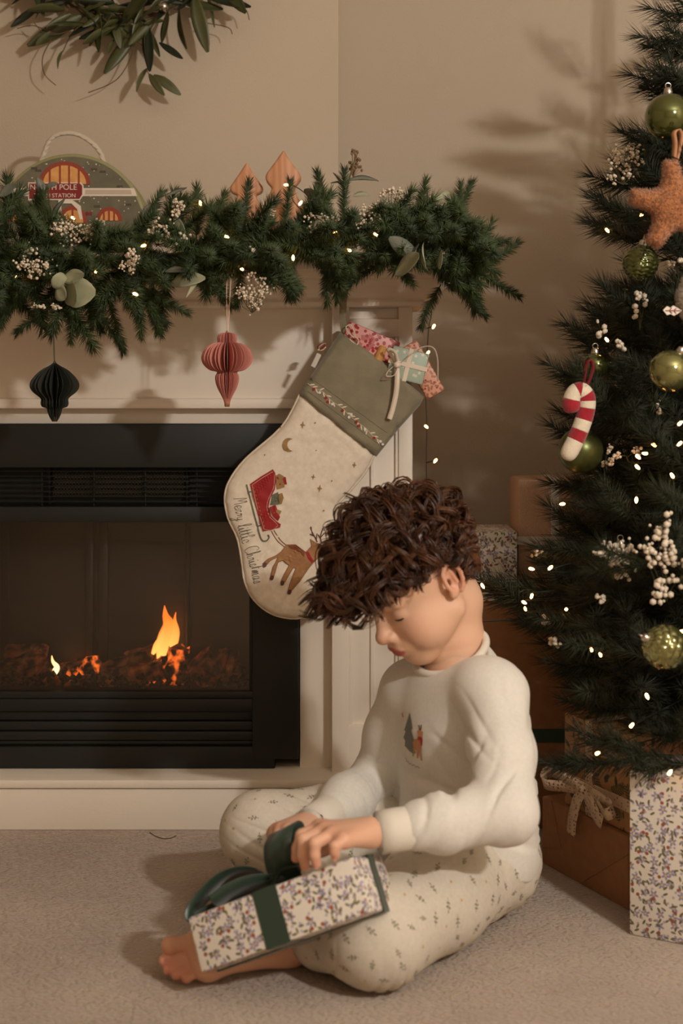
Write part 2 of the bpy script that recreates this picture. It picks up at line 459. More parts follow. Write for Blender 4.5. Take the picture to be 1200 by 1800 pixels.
structure(bx('wall_left', (XL - 0.1, YB, 0), (XL, REC_Y + 0.1, ZC), m_wall, bev=0))
structure(bx('wall_right', (XR, YB, 0), (XR + 0.1, REC_Y + 0.1, ZC), m_wall, bev=0))
structure(bx('wall_rear', (XL - 0.1, YB - 0.1, 0), (XR + 0.1, YB, ZC), m_wall, bev=0))

# ------------------------------------------------------------ the fireplace surround
SUR = thing('fireplace_surround', 'cream painted wooden fireplace surround with mantel shelf and panelled pilaster', 'fireplace surround', (FX, 2.8, 0))
FY, PY = 2.757, 2.72                              # fascia face, pilaster face
Z = lambda py, d: CAMH + (HOR - py) / FPX * d
X = lambda px, d: (px - 600) / FPX * d
def mirror(x): return 2 * FX - x
pil0, pil1 = X(583, PY), X(725, PY)
in1 = X(527, 2.76)                                # inner opening edge
Ztop = 1.045
PLZ = 0.096                                       # plinth height
# plinth
bx('plinth', (mirror(X(770, 2.67)), 2.672, 0), (X(770, 2.67), 2.915, PLZ - 0.018), m_white, SUR)
bx('plinth_top', (mirror(X(773, 2.66)), 2.666, PLZ - 0.0165), (X(773, 2.66), 2.915, PLZ), m_white, SUR, bev=0.004)
# back board behind the pilasters and the opening frame
fz0, fz1 = Z(717, FY), Ztop - 0.005
bx('fascia_board', (mirror(pil0) - 0.01, FY, fz0), (pil0 + 0.01, 2.9, fz1), m_white, SUR, bev=0.002)
bx('fascia_bead', (mirror(pil0), FY - 0.012, fz0 - 0.002), (pil0, FY + 0.01, Z(700, FY)), m_white, SUR, bev=0.005)
bx('opening_trim', (mirror(in1), FY + 0.022, Z(746, FY)), (in1, 2.9, fz0 + 0.01), m_white, SUR, bev=0.002)
for s in (0, 1):
    a, b = (in1, pil0 + 0.01) if s == 0 else (mirror(pil0) - 0.01, mirror(in1))
    bx('opening_jamb', (a, FY, PLZ - 0.002), (b, 2.9, fz0 + 0.02), m_white, SUR, bev=0.002)
    # pilaster: stiles, rails, recessed panel with centre bead
    pm = (lambda x: x) if s == 0 else mirror
    q = [X(v, PY) for v in (583, 614, 700, 725)]
    zc = Z(560, PY)                               # capital block bottom
    bx('pilaster_panel', (pm(q[0] + 0.002), PY + 0.012, PLZ), (pm(q[3] - 0.002), 2.9, Ztop), m_white, SUR, bev=0.001)
    bx('pilaster_stile', (pm(q[0]), PY, PLZ - 0.001), (pm(q[1]), PY + 0.03, Ztop - 0.02), m_white, SUR, bev=0.0025)
    bx('pilaster_stile', (pm(q[2]), PY, PLZ - 0.001), (pm(q[3]), PY + 0.03, Ztop - 0.02), m_white, SUR, bev=0.0025)
    for z0, z1 in ((PLZ - 0.001, PLZ + 0.09), (zc - 0.035, zc), (Ztop - 0.06, Ztop - 0.02)):
        bx('pilaster_rail', (pm(q[1] - 0.002), PY + 0.0005, z0), (pm(q[2] + 0.002), PY + 0.03, z1), m_white, SUR, bev=0.0025)
    bx('panel_bead', (pm(X(651, PY)), PY + 0.006, PLZ + 0.08), (pm(X(657, PY)), PY + 0.03, zc - 0.03), m_white, SUR, bev=0.002)
    bx('panel_moulding', (pm(q[1] - 0.001), PY + 0.005, PLZ + 0.08), (pm(q[1] + 0.006), PY + 0.03, zc - 0.03), m_white, SUR, bev=0.002)
    bx('panel_moulding', (pm(q[2] + 0.001), PY + 0.005, PLZ + 0.08), (pm(q[2] - 0.006), PY + 0.03, zc - 0.03), m_white, SUR, bev=0.002)
# crown moulding (profile swept along the front with mitred ends) and shelf
def crown(name, prof, xr):
    V, F = [], []
    x0, x1 = mirror(xr), xr
    for y, z in prof:
        o = PY - y                                # how far it stands out also sideways
        V += [(x0 - o, 2.9, z), (x0 - o, y, z), (x1 + o, y, z), (x1 + o, 2.9, z)]
    n = len(prof)
    for i in range(n - 1):
        for k in range(3): F.append((4 * i + k, 4 * i + k + 1, 4 * i + 5 + k, 4 * i + 4 + k))
    F.append((3, 2, 1, 0)); F.append((4 * n - 4, 4 * n - 3, 4 * n - 2, 4 * n - 1))
    return mk(name, V, F, m_white, SUR)
crown('crown_moulding', [(2.716, 0.985), (2.700, 0.987), (2.697, 0.994), (2.700, 0.999), (2.690, 1.002), (2.672, 1.010), (2.655, 1.022), (2.645, 1.033), (2.630, 1.035), (2.628, 1.046)], pil1)
bx('mantel_shelf', (mirror(X(772, 2.58)), 2.575, 1.0455), (X(772, 2.58), 2.918, 1.076), m_white, SUR, bev=0.006)

# ------------------------------------------------------------ the electric fire
m_black = M('black_metal', srgb(20, 22, 18), 0.58, noise=(30, srgb(23, 24, 21)), bump=(400, 0.0001))
m_black2 = m_black
m_grille = M('grille_mesh', srgb(120, 108, 88), 0.35, metal=0.5)
FIRE = thing('electric_fire', 'black metal electric fire with glass front and burning log bed', 'fireplace', (FX, 2.8, PLZ))
GY = 2.742
fr1 = X(525, GY); fr0 = mirror(fr1); gl1 = X(443, GY); gl0 = mirror(gl1)
zt, zb = Z(745, GY), PLZ + 0.001
zs = lambda py: Z(py, GY)
bx('top_panel', (fr0, GY, zs(822)), (fr1, 2.9, zt), m_black, FIRE, bev=0.002)
bx('glass_rail', (fr0, GY + 0.002, zs(918)), (fr1, 2.9, zs(891)), m_black, FIRE, bev=0.002)
for s in (0, 1):
    pm = (lambda x: x) if s == 0 else mirror
    bx('side_frame', (pm(gl1), GY, zs(1335)), (pm(fr1), 2.9, zs(918)), m_black, FIRE, bev=0.003)
    bx('vent_cheek', (pm(X(470, GY)), GY + 0.004, zs(891)), (pm(fr1), 2.9, zs(822)), m_black, FIRE, bev=0.002)
    bx('inner_bevel', (pm(gl1 - 0.006), GY + 0.006, zs(1216)), (pm(gl1 + 0.002), 2.8, zs(918)), m_black2, FIRE, bev=0.001)
# vent: back plate, heater mesh of little ribs, bars in front
bx('vent_back', (fr0 + 0.02, 2.80, zs(893)), (fr1 - 0.02, 2.9, zs(820)), m_black2, FIRE, bev=0)
hx0, hx1 = X(98, 2.79), X(328, 2.79)
cells = []
nx, nz = 40, 5
hz0, hz1 = Z(872, 2.79), Z(828, 2.79)
for i in range(nz):
    for j in range(nx):
        xx = hx0 + (j + 0.5 * (i % 2)) * (hx1 - hx0) / nx; z0 = hz0 + i * (hz1 - hz0) / nz; z1 = z0 + (hz1 - hz0) / nz; dx = (hx1 - hx0) / nx / 2
        cells.append(tube([(xx, 2.777, z0), (xx - dx * 0.9, 2.773, (z0 + z1) / 2), (xx, 2.777, z1)], 0.0009, 4, False))
        cells.append(tube([(xx, 2.777, z0), (xx + dx * 0.9, 2.773, (z0 + z1) / 2), (xx, 2.777, z1)], 0.0009, 4, False))
mk('heater_mesh', *joinvf(cells), m_grille, FIRE)['kind'] = 'stuff'
bx('mesh_frame', (hx1, 2.775, zs(891)), (hx1 + 0.004, 2.81, zs(822)), m_black, FIRE, bev=0.001)
bx('mesh_frame', (hx0 - 0.012, 2.775, zs(891)), (hx0 - 0.008, 2.81, zs(822)), m_black, FIRE, bev=0.001)
for k, py in enumerate((829, 838, 847, 856, 865, 874, 883)):
    bx('vent_bar', (fr0 + 0.02, GY + 0.012, zs(py) - 0.0010), (X(470, GY) + 0.004, GY + 0.020, zs(py) + 0.0010), m_black, FIRE, bev=0.0008, seg=1)
for px in (-10, 70, 162, 253, 344, 415):
    bx('vent_upright', (X(px, GY) - 0.0015, GY + 0.020, zs(891)), (X(px, GY) + 0.0015, GY + 0.026, zs(822)), m_black, FIRE, bev=0.0006, seg=1)
# lower louvres and base
bx('log_tray_lip', (gl0 - 0.002, GY + 0.001, zs(1228)), (gl1 + 0.002, 2.79, zs(1216)), m_black, FIRE, bev=0.002)
bx('lower_panel', (gl0 - 0.002, GY + 0.003, zs(1251)), (gl1 + 0.002, 2.79, zs(1229)), m_black, FIRE, bev=0.002)
for a, b_, o in ((1252, 1269, 0.012), (1270, 1286, 0.008), (1287, 1303, 0.005), (1304, 1312, 0.009)):
    bx('louvre', (gl0 - 0.002, GY + o, zs(b_)), (gl1 + 0.002, 2.79, zs(a)), m_black, FIRE, bev=0.003)
bx('base_panel', (gl0 - 0.03, GY + 0.0015, zb), (X(483, GY), 2.79, zs(1313)), m_black, FIRE, bev=0.002)
# fire chamber
m_cham = M('chamber', srgb(38, 33, 26), 0.4, noise=(3, srgb(26, 25, 18)))
bx('chamber_back', (gl0, 2.893, zs(1226)), (gl1, 2.903, zs(905)), m_cham, FIRE, bev=0)
bx('chamber_floor', (gl0, 2.76, zs(1222)), (gl1, 2.9, zs(1216)), m_black2, FIRE, bev=0)
for px0, px1 in ((150, 164), (172, 190), (325, 333)):  # invented strips standing in for reflected streaks in the fire glass
    bx('reflection_strip', (X(px0, 2.88), 2.878, zs(1216)), (X(px1, 2.88), 2.895, zs(918)), m_cham, FIRE, bev=0.004)
# glass
mg = bpy.data.materials.new('fire_glass'); mg.use_nodes = True
nt = mg.node_tree; nt.nodes.remove(nt.nodes['Principled BSDF'])
tr = nt.nodes.new('ShaderNodeBsdfTransparent'); tr.inputs[0].default_value = (0.9, 0.87, 0.83, 1)
gs = nt.nodes.new('ShaderNodeBsdfGlossy'); gs.inputs['Roughness'].default_value = 0.0; gs.inputs['Color'].default_value = (1, 0.92, 0.82, 1)
fn = nt.nodes.new('ShaderNodeFresnel'); fn.inputs[0].default_value = 1.55
mixs = nt.nodes.new('ShaderNodeMixShader'); nt.links.new(fn.outputs[0], mixs.inputs[0]); nt.links.new(tr.outputs[0], mixs.inputs[1]); nt.links.new(gs.outputs[0], mixs.inputs[2])
nt.links.new(mixs.outputs[0], nt.nodes['Material Output'].inputs[0])
bx('glass', (gl0, GY + 0.008, zs(1217)), (gl1, GY + 0.012, zs(917)), mg, FIRE, bev=0)

# logs with charred, glowing bark
def log_mat(name, glow):
    m = bpy.data.materials.new(name); m.use_nodes = True; nt = m.node_tree; N = nt.nodes; L = nt.links; b = N['Principled BSDF']
    b.inputs['Roughness'].default_value = 0.9
    tc = N.new('ShaderNodeTexCoord'); n = N.new('ShaderNodeTexNoise'); n.inputs['Scale'].default_value = 55; n.inputs['Detail'].default_value = 10
    L.new(tc.outputs['Object'], n.inputs[0])
    r = N.new('ShaderNodeValToRGB'); r.color_ramp.elements[0].color = srgb(34, 23, 16); r.color_ramp.elements[1].color = srgb(176, 122, 90)
    r.color_ramp.elements[0].position = 0.42; r.color_ramp.elements[1].position = 0.7
    L.new(n.outputs['Fac'], r.inputs[0]); L.new(r.outputs[0], b.inputs['Base Color'])
    n2 = N.new('ShaderNodeTexNoise'); n2.inputs['Scale'].default_value = 48; n2.inputs['Detail'].default_value = 6; L.new(tc.outputs['Object'], n2.inputs[0])
    r2 = N.new('ShaderNodeValToRGB'); r2.color_ramp.elements[0].position = 0.5; r2.color_ramp.elements[1].position = 0.68
    r2.color_ramp.elements[0].color = (0, 0, 0, 1); r2.color_ramp.elements[1].color = (1.0, 0.16, 0.02, 1)
    L.new(n2.outputs['Fac'], r2.inputs[0]); L.new(r2.outputs[0], b.inputs['Emission Color']); b.inputs['Emission Strength'].default_value = glow
    bp = N.new('ShaderNodeBump'); bp.inputs['Distance'].default_value = 0.003; L.new(n.outputs['Fac'], bp.inputs['Height']); L.new(bp.outputs['Normal'], b.inputs['Normal'])
    return m
m_log = log_mat('charred_log', 0.06); m_logh = log_mat('glowing_log', 1.8)
rl = random.Random(4)
def log(p0, p1, r, mat, jag=0.24):
    fr = frames([Vector(p0).lerp(Vector(p1), t / 9) for t in range(10)]); V, F = [], []; n = 16
    rad = [[r * (1 + jag * (rl.random() - 0.5)) for _ in range(n)] for _ in range(3)]
    for i, (p, t, u, w) in enumerate(fr):
        for k in range(n):
            a = 2 * PI * k / n; rr = rad[0][k] * (1 + jag * 0.6 * (rl.random() - 0.5))
            q = p + (u * math.cos(a) + w * math.sin(a)) * rr
            if i in (0, 9): q += t * (rl.random() - 0.5) * r * 0.7
            V.append(q)
    for i in range(9):
        for k in range(n): F.append((i * n + k, i * n + (k + 1) % n, (i + 1) * n + (k + 1) % n, (i + 1) * n + k))
    F += [tuple(range(n))[::-1], tuple(range(9 * n, 10 * n))]
    mk('log', [tuple(v) for v in V], F, mat, FIRE)
for a, b_, r, m_ in [((-10, 1190, 2.80), (78, 1160, 2.83), 22, m_log), ((60, 1165, 2.86), (90, 1200, 2.80), 16, m_log), ((110, 1185, 2.86), (170, 1170, 2.84), 18, m_logh),
                    ((165, 1190, 2.86), (270, 1160, 2.84), 22, m_log), ((180, 1195, 2.80), (285, 1178, 2.80), 17, m_log), ((270, 1185, 2.85), (300, 1175, 2.82), 24, m_logh),
                    ((302, 1205, 2.82), (316, 1140, 2.82), 19, m_logh), ((335, 1190, 2.83), (372, 1152, 2.86), 20, m_log), ((385, 1195, 2.83), (392, 1142, 2.83), 9, m_log),
                    ((400, 1200, 2.82), (412, 1146, 2.83), 8, m_log), ((352, 1205, 2.80), (420, 1195, 2.82), 15, m_log), ((225, 1160, 2.87), (290, 1142, 2.87), 14, m_log),
                    ((5, 1150, 2.87), (80, 1148, 2.87), 16, m_log), ((395, 1175, 2.86), (425, 1180, 2.86), 14, m_log), ((130, 1200, 2.82), (160, 1196, 2.8), 11, m_log)]:
    log(P(*a), P(*b_), S(r, 2.84), m_)
# ember bed: little coals nobody could count
m_coal = M('coal', srgb(26, 24, 20), 0.9, noise=(80, srgb(64, 58, 46)))
parts = []
for i in range(420):
    c = P(rl.uniform(-15, 440), rl.uniform(1194, 1213), rl.uniform(2.765, 2.88)); c.z = zs(1214) + rl.uniform(0, 0.02); r = rl.uniform(0.003, 0.008)
    V = [c + Vector(v) * r * rl.uniform(0.7, 1.3) for v in ((1, 0, 0), (-1, 0, 0), (0, 1, 0), (0, -1, 0), (0, 0, 1), (0, 0, -1))]
    parts.append((V, [(0, 2, 4), (2, 1, 4), (1, 3, 4), (3, 0, 4), (2, 0, 5), (1, 2, 5), (3, 1, 5), (0, 3, 5)]))
mk('ember_bed', *joinvf(parts), m_coal, FIRE)['kind'] = 'stuff'
# flames
def flame_mat(name, lo, hi, z0, z1, strength):
    m = bpy.data.materials.new(name); m.use_nodes = True; nt = m.node_tree; N = nt.nodes; L = nt.links
    N.remove(N['Principled BSDF'])
    em = N.new('ShaderNodeEmission'); tr = N.new('ShaderNodeBsdfTransparent'); mx = N.new('ShaderNodeMixShader')
    tc = N.new('ShaderNodeTexCoord'); sp = N.new('ShaderNodeSeparateXYZ'); L.new(tc.outputs['Object'], sp.inputs[0])
    mr = N.new('ShaderNodeMapRange'); mr.inputs[1].default_value = z0; mr.inputs[2].default_value = z1; L.new(sp.outputs[2], mr.inputs[0])
    r = N.new('ShaderNodeValToRGB'); r.color_ramp.elements[0].color = lo; r.color_ramp.elements[1].color = hi; L.new(mr.outputs[0], r.inputs[0])
    L.new(r.outputs[0], em.inputs[0]); em.inputs[1].default_value = strength
    lw = N.new('ShaderNodeLayerWeight'); lw.inputs[0].default_value = 0.35
    n = N.new('ShaderNodeTexNoise'); n.inputs['Scale'].default_value = 55; mp = N.new('ShaderNodeMapping'); mp.inputs['Scale'].default_value = (1, 1, 0.25)
    L.new(tc.outputs['Object'], mp.inputs[0]); L.new(mp.outputs[0], n.inputs[0])
    ad = N.new('ShaderNodeMath'); ad.operation = 'MULTIPLY'; L.new(n.outputs['Fac'], ad.inputs[0]); ad.inputs[1].default_value = 0.55
    a2 = N.new('ShaderNodeMath'); a2.operation = 'ADD'; a2.use_clamp = True; L.new(ad.outputs[0], a2.inputs[0]); L.new(lw.outputs['Facing'], a2.inputs[1])
    L.new(a2.outputs[0], mx.inputs[0]); L.new(em.outputs[0], mx.inputs[1]); L.new(tr.outputs[0], mx.inputs[2]); L.new(mx.outputs[0], N['Material Output'].inputs[0])
    return m
mf = flame_mat('flame', (1, 0.50, 0.12, 1), (1, 0.16, 0.015, 1), Z(1165, 2.84), Z(1085, 2.84), 2.4)
mf2 = flame_mat('flame_small', (1, 0.75, 0.4, 1), (1, 0.45, 0.15, 1), Z(1190, 2.83), Z(1150, 2.83), 4)
def flame(pxs, d, mat):
    pts = smoothpts([P(x, y, d) for x, y, r in pxs], 4); rr = smoothpts([Vector((r, 0, 0)) for x, y, r in pxs], 4)
    V, F = tube(pts, [max(0.0004, S(q.x, d)) for q in rr], 12); V = [(v[0], d + (v[1] - d) * 0.5, v[2]) for v in V]
    mk('flame', V, F, mat, FIRE, True)
flame([(283, 1168, 6), (284, 1150, 10), (290, 1125, 15), (297, 1100, 12), (291, 1082, 6), (289, 1064, 0.5)], 2.84, mf)
flame([(300, 1150, 4), (305, 1130, 8), (309, 1110, 7), (307, 1090, 3), (309, 1076, 0.5)], 2.845, mf)
flame([(268, 1150, 3), (276, 1135, 7), (284, 1120, 5), (288, 1104, 0.5)], 2.835, mf)
flame([(92, 1190, 3), (97, 1180, 6), (100, 1172, 5), (93, 1163, 3), (91, 1152, 0.5)], 2.81, mf2)
# ------------------------------------------------------------ greenery
RG = random.Random(11); NR = np.random.default_rng(5)
m_need = M('pine_needles', srgb(68, 84, 38), 0.5, noise=(9, srgb(38, 54, 26)))
m_need2 = M('tree_needles', srgb(46, 53, 24), 0.6, noise=(9, srgb(28, 34, 15)))
m_stem = M('pine_stem', srgb(62, 46, 30), 0.8)
m_gyp = M('gypsophila_bloom', srgb(240, 228, 208), 0.7, noise=(300, srgb(214, 194, 166)))
m_gypb = M('snowberry', srgb(226, 212, 190), 0.6)
m_gst = M('gypsophila_stem', srgb(92, 88, 56), 0.8)
m_euc = M('eucalyptus_pale', srgb(170, 170, 140), 0.6, noise=(20, srgb(148, 150, 122)))
m_euc2 = M('eucalyptus_grey', srgb(120, 122, 108), 0.55, noise=(20, srgb(96, 98, 86)))
m_wire = M('dark_wire', srgb(24, 26, 20), 0.6)
m_bulb = M('warm_bulb', (1, 0.6, 0.3, 1), 0.3, emit=((1.0, 0.42, 0.12, 1), 20))
m_sock = M('bulb_socket', srgb(30, 32, 24), 0.5)

def needles(origins, dirs, length, width):
    """3-sided needles -> verts, tris"""
    n = len(origins); d = dirs / (np.linalg.norm(dirs, axis=1, keepdims=True) + 1e-9)
    u = np.cross(d, NR.normal(size=(n, 3))); u /= np.linalg.norm(u, axis=1, keepdims=True) + 1e-9; w = np.cross(d, u)
    L = (length * NR.uniform(0.75, 1.1, n))[:, None]
    V = np.zeros((n, 4, 3))
    for k in range(3):
        a = 2 * PI * k / 3; V[:, k] = origins + (u * math.cos(a) + w * math.sin(a)) * width / 2
    V[:, 3] = origins + d * L
    b = (np.arange(n) * 4)[:, None]
    F = np.concatenate([np.concatenate([b + k, b + (k + 1) % 3, b + 3], 1) for k in range(3)])
    return V.reshape(-1, 3), F
def tri_join(lst):
    V, F, o = [], [], 0
    for v, f in lst: V.append(v); F.append(f + o); o += len(v)
    return np.concatenate(V), np.concatenate(F)
def tri_tube(pts, r0, r1, ns=4):
    pts = np.asarray([tuple(p) for p in pts]); V, Q = many_tubes(pts[None], np.linspace(r0, r1, len(pts))[None], ns)
    return V, np.concatenate([Q[:, [0, 1, 2]], Q[:, [0, 2, 3]]])
def tuft(pts, n, length, width, fwd=0.9, start=0.05):
    pts = np.asarray([tuple(p) for p in pts]); k = len(pts) - 1
    t = NR.uniform(start, 1.0, n) ** 0.9; i = np.minimum((t * k).astype(int), k - 1); fr = (t * k - i)[:, None]
    o = pts[i] * (1 - fr) + pts[i + 1] * fr; tg = pts[i + 1] - pts[i]; tg /= np.linalg.norm(tg, axis=1, keepdims=True)
    a = NR.normal(size=(n, 3)); a -= tg * (a * tg).sum(1, keepdims=True); a /= np.linalg.norm(a, axis=1, keepdims=True)
    return needles(o, a + tg * (fwd + 0.9 * np.clip(t - 0.75, 0, 1) * 4)[:, None] if False else a + tg * fwd + tg * (np.clip(t - 0.8, 0, 1) * 6)[:, None], length, width)
def curve_pts(L, droop, side, n=8):
    return [(L * t / n, side * (t / n) ** 2, droop * (t / n) ** 2) for t in range(n + 1)]

# garland sprig: a stiff plastic pine tip, local +X
SPRIGS = []
for v in range(6):
    L = 0.085 + 0.011 * v; pts = curve_pts(L, NR.uniform(-0.015, 0.02), NR.uniform(-0.02, 0.02))
    V, F = tri_join([tri_tube(pts, 0.0016, 0.0008), tuft(pts, 300 + 26 * v, 0.027, 0.0022, 0.7)])
    me = mesh('pine_sprig', V, F, [m_need, m_stem]); SPRIGS.append((me, L))

def aim(loc, d, roll=0.0, sc=1.0):
    q = Vector(d).to_track_quat('X', 'Z')
    return Matrix.Translation(loc) @ q.to_matrix().to_4x4() @ Matrix.Rotation(roll, 4, 'X') @ Matrix.Scale(sc, 4)

GAR = thing('pine_garland', 'dense artificial pine garland draped along the mantel shelf', 'garland', P(400, 470, 2.53))
axis = smoothpts([P(x, y, d) for x, y, d in ((-70, 455, 2.53), (60, 452, 2.53), (200, 455, 2.53), (340, 445, 2.53), (480, 440, 2.53), (620, 420, 2.54), (730, 405, 2.55), (800, 415, 2.56), (845, 450, 2.57))], 8)
mk('garland_core', *tube([p + Vector((0, 0.015, 0)) for p in axis], 0.005, 6), m_need, GAR)
gpx = [-60, 0, 50, 95, 110, 200, 225, 245, 280, 330, 360, 400, 440, 470, 500, 530, 560, 600, 640, 700, 740, 770, 820, 860, 885]
gtop = [300, 300, 320, 345, 385, 380, 360, 350, 325, 330, 320, 325, 330, 345, 325, 372, 318, 318, 350, 345, 330, 345, 330, 395, 400]
gbx = [-60, 0, 40, 60, 100, 170, 200, 230, 275, 330, 350, 400, 430, 460, 510, 540, 590, 620, 680, 720, 790, 850, 885]
gbot = [560, 560, 560, 580, 590, 615, 570, 540, 595, 560, 520, 545, 540, 520, 535, 490, 530, 480, 490, 500, 530, 550, 480]
def pix(p): return 600 + p.x / p.y * FPX, HOR - (p.z - CAMH) / p.y * FPX
def sprig(base, d, sc=None):
    me, L = RG.choice(SPRIGS)
    sc = sc or RG.uniform(0.8, 1.1); u, w = pix(Vector(base) + Vector(d).normalized() * (L * sc + 0.015))
    if u > 885 or w < np.interp(u, gpx, gtop) or w > np.interp(u, gbx, gbot): return False
    inst('pine_sprig', me, GAR, aim(base, d, RG.uniform(0, 6.28), sc)); return True
nsp = 0
while nsp < 250:
    t = RG.random() * (len(axis) - 1); k = int(t); p = axis[k].lerp(axis[k + 1], t - k)
    a = RG.choice((RG.uniform(-0.62, 0.62), RG.gauss(0, 0.18))) * PI                       # 0 = towards the room, + up, - down
    sgn = 1 if RG.random() < 0.6 else -1
    d = Vector((sgn * RG.uniform(0.1, 0.9), -max(math.cos(a), -0.1) * RG.uniform(0.5, 1), math.sin(a) * (1.0 if a > 0 else 1.05)))
    base = p + Vector((0, -0.01, 0)) + Vector((0, -abs(math.cos(a)) * 0.02, math.sin(a) * 0.03))
    if base.z < 1.08 and base.y > 2.55: base.y = 2.55
    nsp += 1 if sprig(base, d) else 0
# tips that stand out of the outline in the photograph: base px, tip px
for bx_, by_, tx_, ty_, d in [(90, 420, 60, 325, 2.5), (70, 430, 85, 340, 2.5), (20, 390, 5, 300, 2.52), (300, 430, 285, 328, 2.5), (300, 430, 320, 335, 2.48), (345, 420, 352, 318, 2.5), (365, 425, 400, 330, 2.49),
                             (430, 420, 425, 320, 2.49), (500, 420, 505, 320, 2.5), (580, 400, 570, 312, 2.52), (605, 400, 600, 318, 2.52), (735, 400, 742, 330, 2.55), (795, 410, 822, 325, 2.56), (800, 400, 815, 335, 2.54),
                             (820, 450, 882, 395, 2.55), (815, 455, 880, 430, 2.56), (830, 480, 885, 450, 2.56), (800, 470, 852, 550, 2.56), (790, 480, 830, 540, 2.55), (775, 500, 740, 555, 2.56), (830, 470, 870, 500, 2.57), (815, 480, 860, 540, 2.58),
                             (790, 430, 850, 420, 2.53), (780, 450, 845, 490, 2.53), (770, 470, 820, 530, 2.53),
                             (120, 530, 170, 620, 2.47), (110, 520, 50, 570, 2.47), (130, 530, 120, 600, 2.46), (150, 520, 195, 580, 2.47), (250, 500, 280, 595, 2.46), (255, 505, 325, 560, 2.46), (270, 500, 265, 590, 2.47), (240, 500, 250, 560, 2.46),
                             (370, 470, 395, 555, 2.47), (420, 470, 430, 545, 2.47), (500, 450, 520, 535, 2.47), (510, 450, 490, 530, 2.47), (580, 440, 590, 530, 2.48), (590, 440, 610, 525, 2.48), (575, 450, 570, 520, 2.48), (0, 490, -20, 560, 2.48), (30, 500, 10, 560, 2.48),
                             (680, 440, 720, 500, 2.5), (740, 440, 780, 500, 2.52), (690, 450, 640, 480, 2.5), (190, 520, 205, 580, 2.47)]:
    a, b_ = P(bx_, by_, d), P(tx_, ty_, d); me, L = SPRIGS[RG.randrange(6)]
    inst('pine_sprig', me, GAR, aim(a, b_ - a, RG.uniform(0, 6), max(0.7, ((b_ - a).length - 0.012) / L)))

# eucalyptus leaves: curved oval blades
def leaf_mesh(name, L, W, curl, mat, n=8, bend=0.0):
    V, F = [], []
    for i in range(n + 1):
        t = i / n; w = W * math.sin(PI * (t * 0.94 + 0.03)) ** 0.7 / 2
        for j in (-2, -1, 0, 1, 2):
            y = j / 2 * w; V.append((L * t, y, curl * (y / (W / 2)) ** 2 * W * 0.5 + bend * L * t * t))
    k = len(V); V += [(x, y, z + 0.0006) for x, y, z in V]
    for i in range(n):
        for j in range(4):
            a = i * 5 + j; F.append((a, a + 1, a + 6, a + 5)); F.append((a + k, a + k + 5, a + k + 6, a + k + 1))
    for i in range(n):
        a = i * 5; F.append((a, a + 5, a + 5 + k, a + k)); a += 4; F.append((a + 5, a, a + k, a + 5 + k))
    return mesh(name, V, F, mat, True)
LEAFP = [leaf_mesh('leaf', 0.06, 0.045, 0.25, m_euc, bend=-0.15), leaf_mesh('leaf', 0.07, 0.04, 0.35, m_euc, bend=0.2)]
LEAFG = [leaf_mesh('leaf', 0.075, 0.04, 0.3, m_euc2, bend=0.15), leaf_mesh('leaf', 0.07, 0.03, 0.4, m_euc2, bend=-0.2)]
def eucalyptus(label, stem, leaves, d, group=None):
    """leaves: list of (base px, tip px, dd at tip, roll, grey?, width scale)"""
    d -= 0.02; t = thing('eucalyptus_sprig', label, 'leaves', P(*stem[0], d), group)
    mk('stem', *tube([P(x, y, d) for x, y in stem], 0.0014, 6), m_gst, t, True)
    for (ax, ay), (bx_, by_), dd, roll, grey, ws in leaves:
        a, b_ = P(ax, ay, d), P(bx_, by_, d + dd); me = (LEAFG if grey else LEAFP)[RG.randrange(2)]
        L = (b_ - a).length; s = L / (0.075 if grey else 0.06)
        inst('leaf', me, t, aim(a, b_ - a, roll, 1.0) @ Matrix.Diagonal((s, s * ws, s, 1)))
eucalyptus('pale cream folded eucalyptus leaves on garland above black paper ornament', [(135, 540), (120, 500)], [((120, 500), (88, 488), -0.03, 1.2, 0, 1.0), ((110, 490), (148, 488), -0.02, 1.3, 0, 0.9), ((115, 518), (162, 512), -0.03, 1.4, 0, 1.2), ((118, 500), (140, 528), -0.03, 1.5, 0, 1.2), ((100, 505), (118, 525), -0.02, 1.3, 0, 1.1)], 2.44)
eucalyptus('large grey-green eucalyptus leaves at garland end above the stocking', [(730, 470), (690, 420)], [((735, 450), (676, 415), -0.02, 1.4, 1, 1.0), ((722, 470), (728, 425), -0.02, 1.5, 1, 0.8), ((745, 425), (740, 470), -0.03, 1.2, 0, 0.5), ((695, 482), (742, 458), -0.05, 1.3, 0, 0.8), ((775, 440), (780, 470), -0.02, 1.2, 0, 0.7)], 2.44)
eucalyptus('brown seeded eucalyptus stem with leaves rising beside wooden trees', [(605, 360), (612, 320), (625, 275)], [((610, 318), (668, 308), 0.0, 0.6, 1, 0.7), ((612, 322), (580, 318), 0.01, 0.8, 1, 0.35), ((602, 335), (592, 300), 0.02, 1.2, 1, 0.6), ((560, 350), (530, 335), 0.02, 1.3, 1, 0.9), ((565, 335), (556, 306), 0.02, 1.3, 1, 0.5), ((620, 345), (650, 340), 0.0, 0.8, 0, 0.7)], 2.56)
eucalyptus('pale eucalyptus leaf sprig hanging over front of the arched case', [(90, 410), (85, 330)], [((80, 345), (68, 312), -0.01, 1.3, 1, 0.9), ((80, 330), (100, 320), -0.01, 1.4, 1, 1.1), ((92, 390), (108, 345), -0.01, 1.4, 1, 0.7), ((0, 345), (28, 325), 0.0, 1.4, 1, 1.0)], 2.53)
eucalyptus('thin dry eucalyptus leaves among garland right of arched case', [(300, 380), (290, 340)], [((290, 345), (330, 335), 0, 0.8, 1, 0.5), ((250, 385), (262, 355), 0, 1.2, 1, 0.9), ((305, 380), (326, 410), -0.02, 1.1, 0, 0.5)], 2.5)
